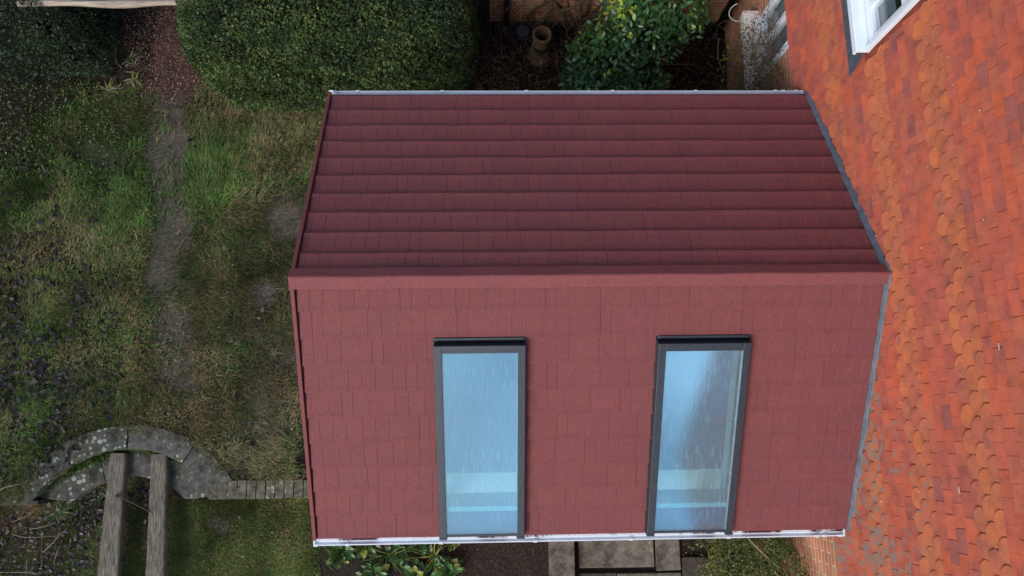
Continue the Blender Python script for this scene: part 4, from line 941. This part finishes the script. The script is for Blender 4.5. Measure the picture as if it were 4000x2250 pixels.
for (x, y, lb, s) in spots:
    mb = MB(); n = int(rng.integers(34, 44)*(.4 if s < .6 else 1)); tone = rng.uniform(0, 1)
    for i in range(n):
        a = i*2.4+rng.uniform(-.4, .4); lvl = rng.uniform(.1, 1.1); c = np.array((.035, .11, .025))*(1-tone*.4)+np.array((.10, .16, .03))*tone*.4
        if rng.uniform() < .14: c = np.array((.22, .24, .04))
        lobed(mb, (x, y, -.30), a, lvl, s*rng.uniform(.07, .15), s*rng.uniform(.06, .115), tuple(c*rng.uniform(.35, 1.15)))
    tag(mb.build('broad_leaf_plant', M['gloss'], loc=(x, y, -.3)), lb, 'plant', 'leafy plants in the south bed')
for x, y, lb in ((.30, -2.60, 'spray of long arching yellow-green blades among the leafy plants'), (.85, -2.62, 'second spray of arching yellow-green blades nearer the bare soil')):
    mb = MB(); strap(mb, (x, y, -.3), 34, (.25, .5), .010, YG+DG, 1.0, 1.0); tag(mb.build('strap_leaf_plant', M['leaf'], loc=(x, y, -.3)), lb, 'plant', sg)
# small-leaved evergreen by the house, south side
js = empty('small_leaved_shrub', (4.5, -2.6, -.3), 'dense olive green small-leaved shrub against the house corner', 'shrub')
bj = [(4.42, -2.62, .35, .42, .42, .62), (4.55, -2.95, .45, .38, .45, .75), (4.25, -2.95, .2, .38, .35, .5), (4.60, -2.45, .45, .22, .28, .55), (4.35, -2.35, .15, .30, .2, .4), (4.64, -2.80, 1.0, .16, .50, .78), (4.58, -3.05, 1.0, .2, .3, .6), (4.62, -2.35, .85, .15, .22, .55)]
cloud('foliage', js, blob_pts(bj), 19000, (.018, .036), .55, ((.045, .068, .018), (.115, .15, .038), (.24, .24, .04), lambda P: .04+.25*(P[:, 0] < 4.12)), M['leaf'], six=False, curl=.1, down=0)
mb = MB(); twigs(mb, lambda i: (4.5+rng.normal(0, .12), -2.7+rng.normal(0, .15), rng.uniform(-.3, .4)), lambda i: (rng.normal(-.2, .6), rng.normal(0, .6), 1), 70, (.5, 1.1), .005, (.17, .13, .07), .6)
twigs(mb, lambda i: (4.35, -2.35, .8), lambda i: (.6, -.7, .2), 3, (.6, .9), .006, (.2, .17, .09), .15); mb.build('stems', M['twig'], js)
# little weeds
def weeds(n, x0, x1, y0, y1, z, label, nm='weeds'):
    def fn(m): P = np.stack([rng.uniform(x0, x1, m), rng.uniform(y0, y1, m), z+rng.uniform(0, .05, m)], -1); return P, np.tile([0, 0, 1.], (m, 1))
    o = cloud(nm, None, fn, n, (.02, .04), .55, ((.04, .07, .02), (.08, .12, .03), (.15, .18, .04)), M['leaf'], down=0); tag(o, label, 'weeds', kind='stuff')
weeds(380, 3.88, 4.6, -2.68, -2.1, -.28, 'small weeds in the dark strip beside the pale slabs')
weeds(500, -1.6, -.2, 2.3, 3.0, .0, 'low green weeds at the foot of the big hedge')
weeds(260, 1.5, 4.2, 2.2, 3.6, .0, 'few small green seedlings in the shaded bed')
weeds(2200, -5.0, -3.2, 2.1, 3.4, .0, 'sparse green weeds in front of the dark hedge')
# small twigs on the lower left litter and lawn
mb = MB(); twigs(mb, lambda i: (rng.uniform(-4.3, -3.6), rng.uniform(-2.8, -2.0), -.25), lambda i: (rng.normal(.3, 1), rng.normal(0, 1), .05), 9, (.3, .7), .006, (.22, .19, .15), .35, 8)
twigs(mb, lambda i: (-4.25, -1.75+.0*i, .03), lambda i: (.8, .35, 0), 1, (.25, .3), .007, (.35, .32, .26), .2); tag(mb.build('fallen_twigs', M['twig']), 'pale fallen twigs on the leaf litter in the lower left', 'twigs', kind='stuff')
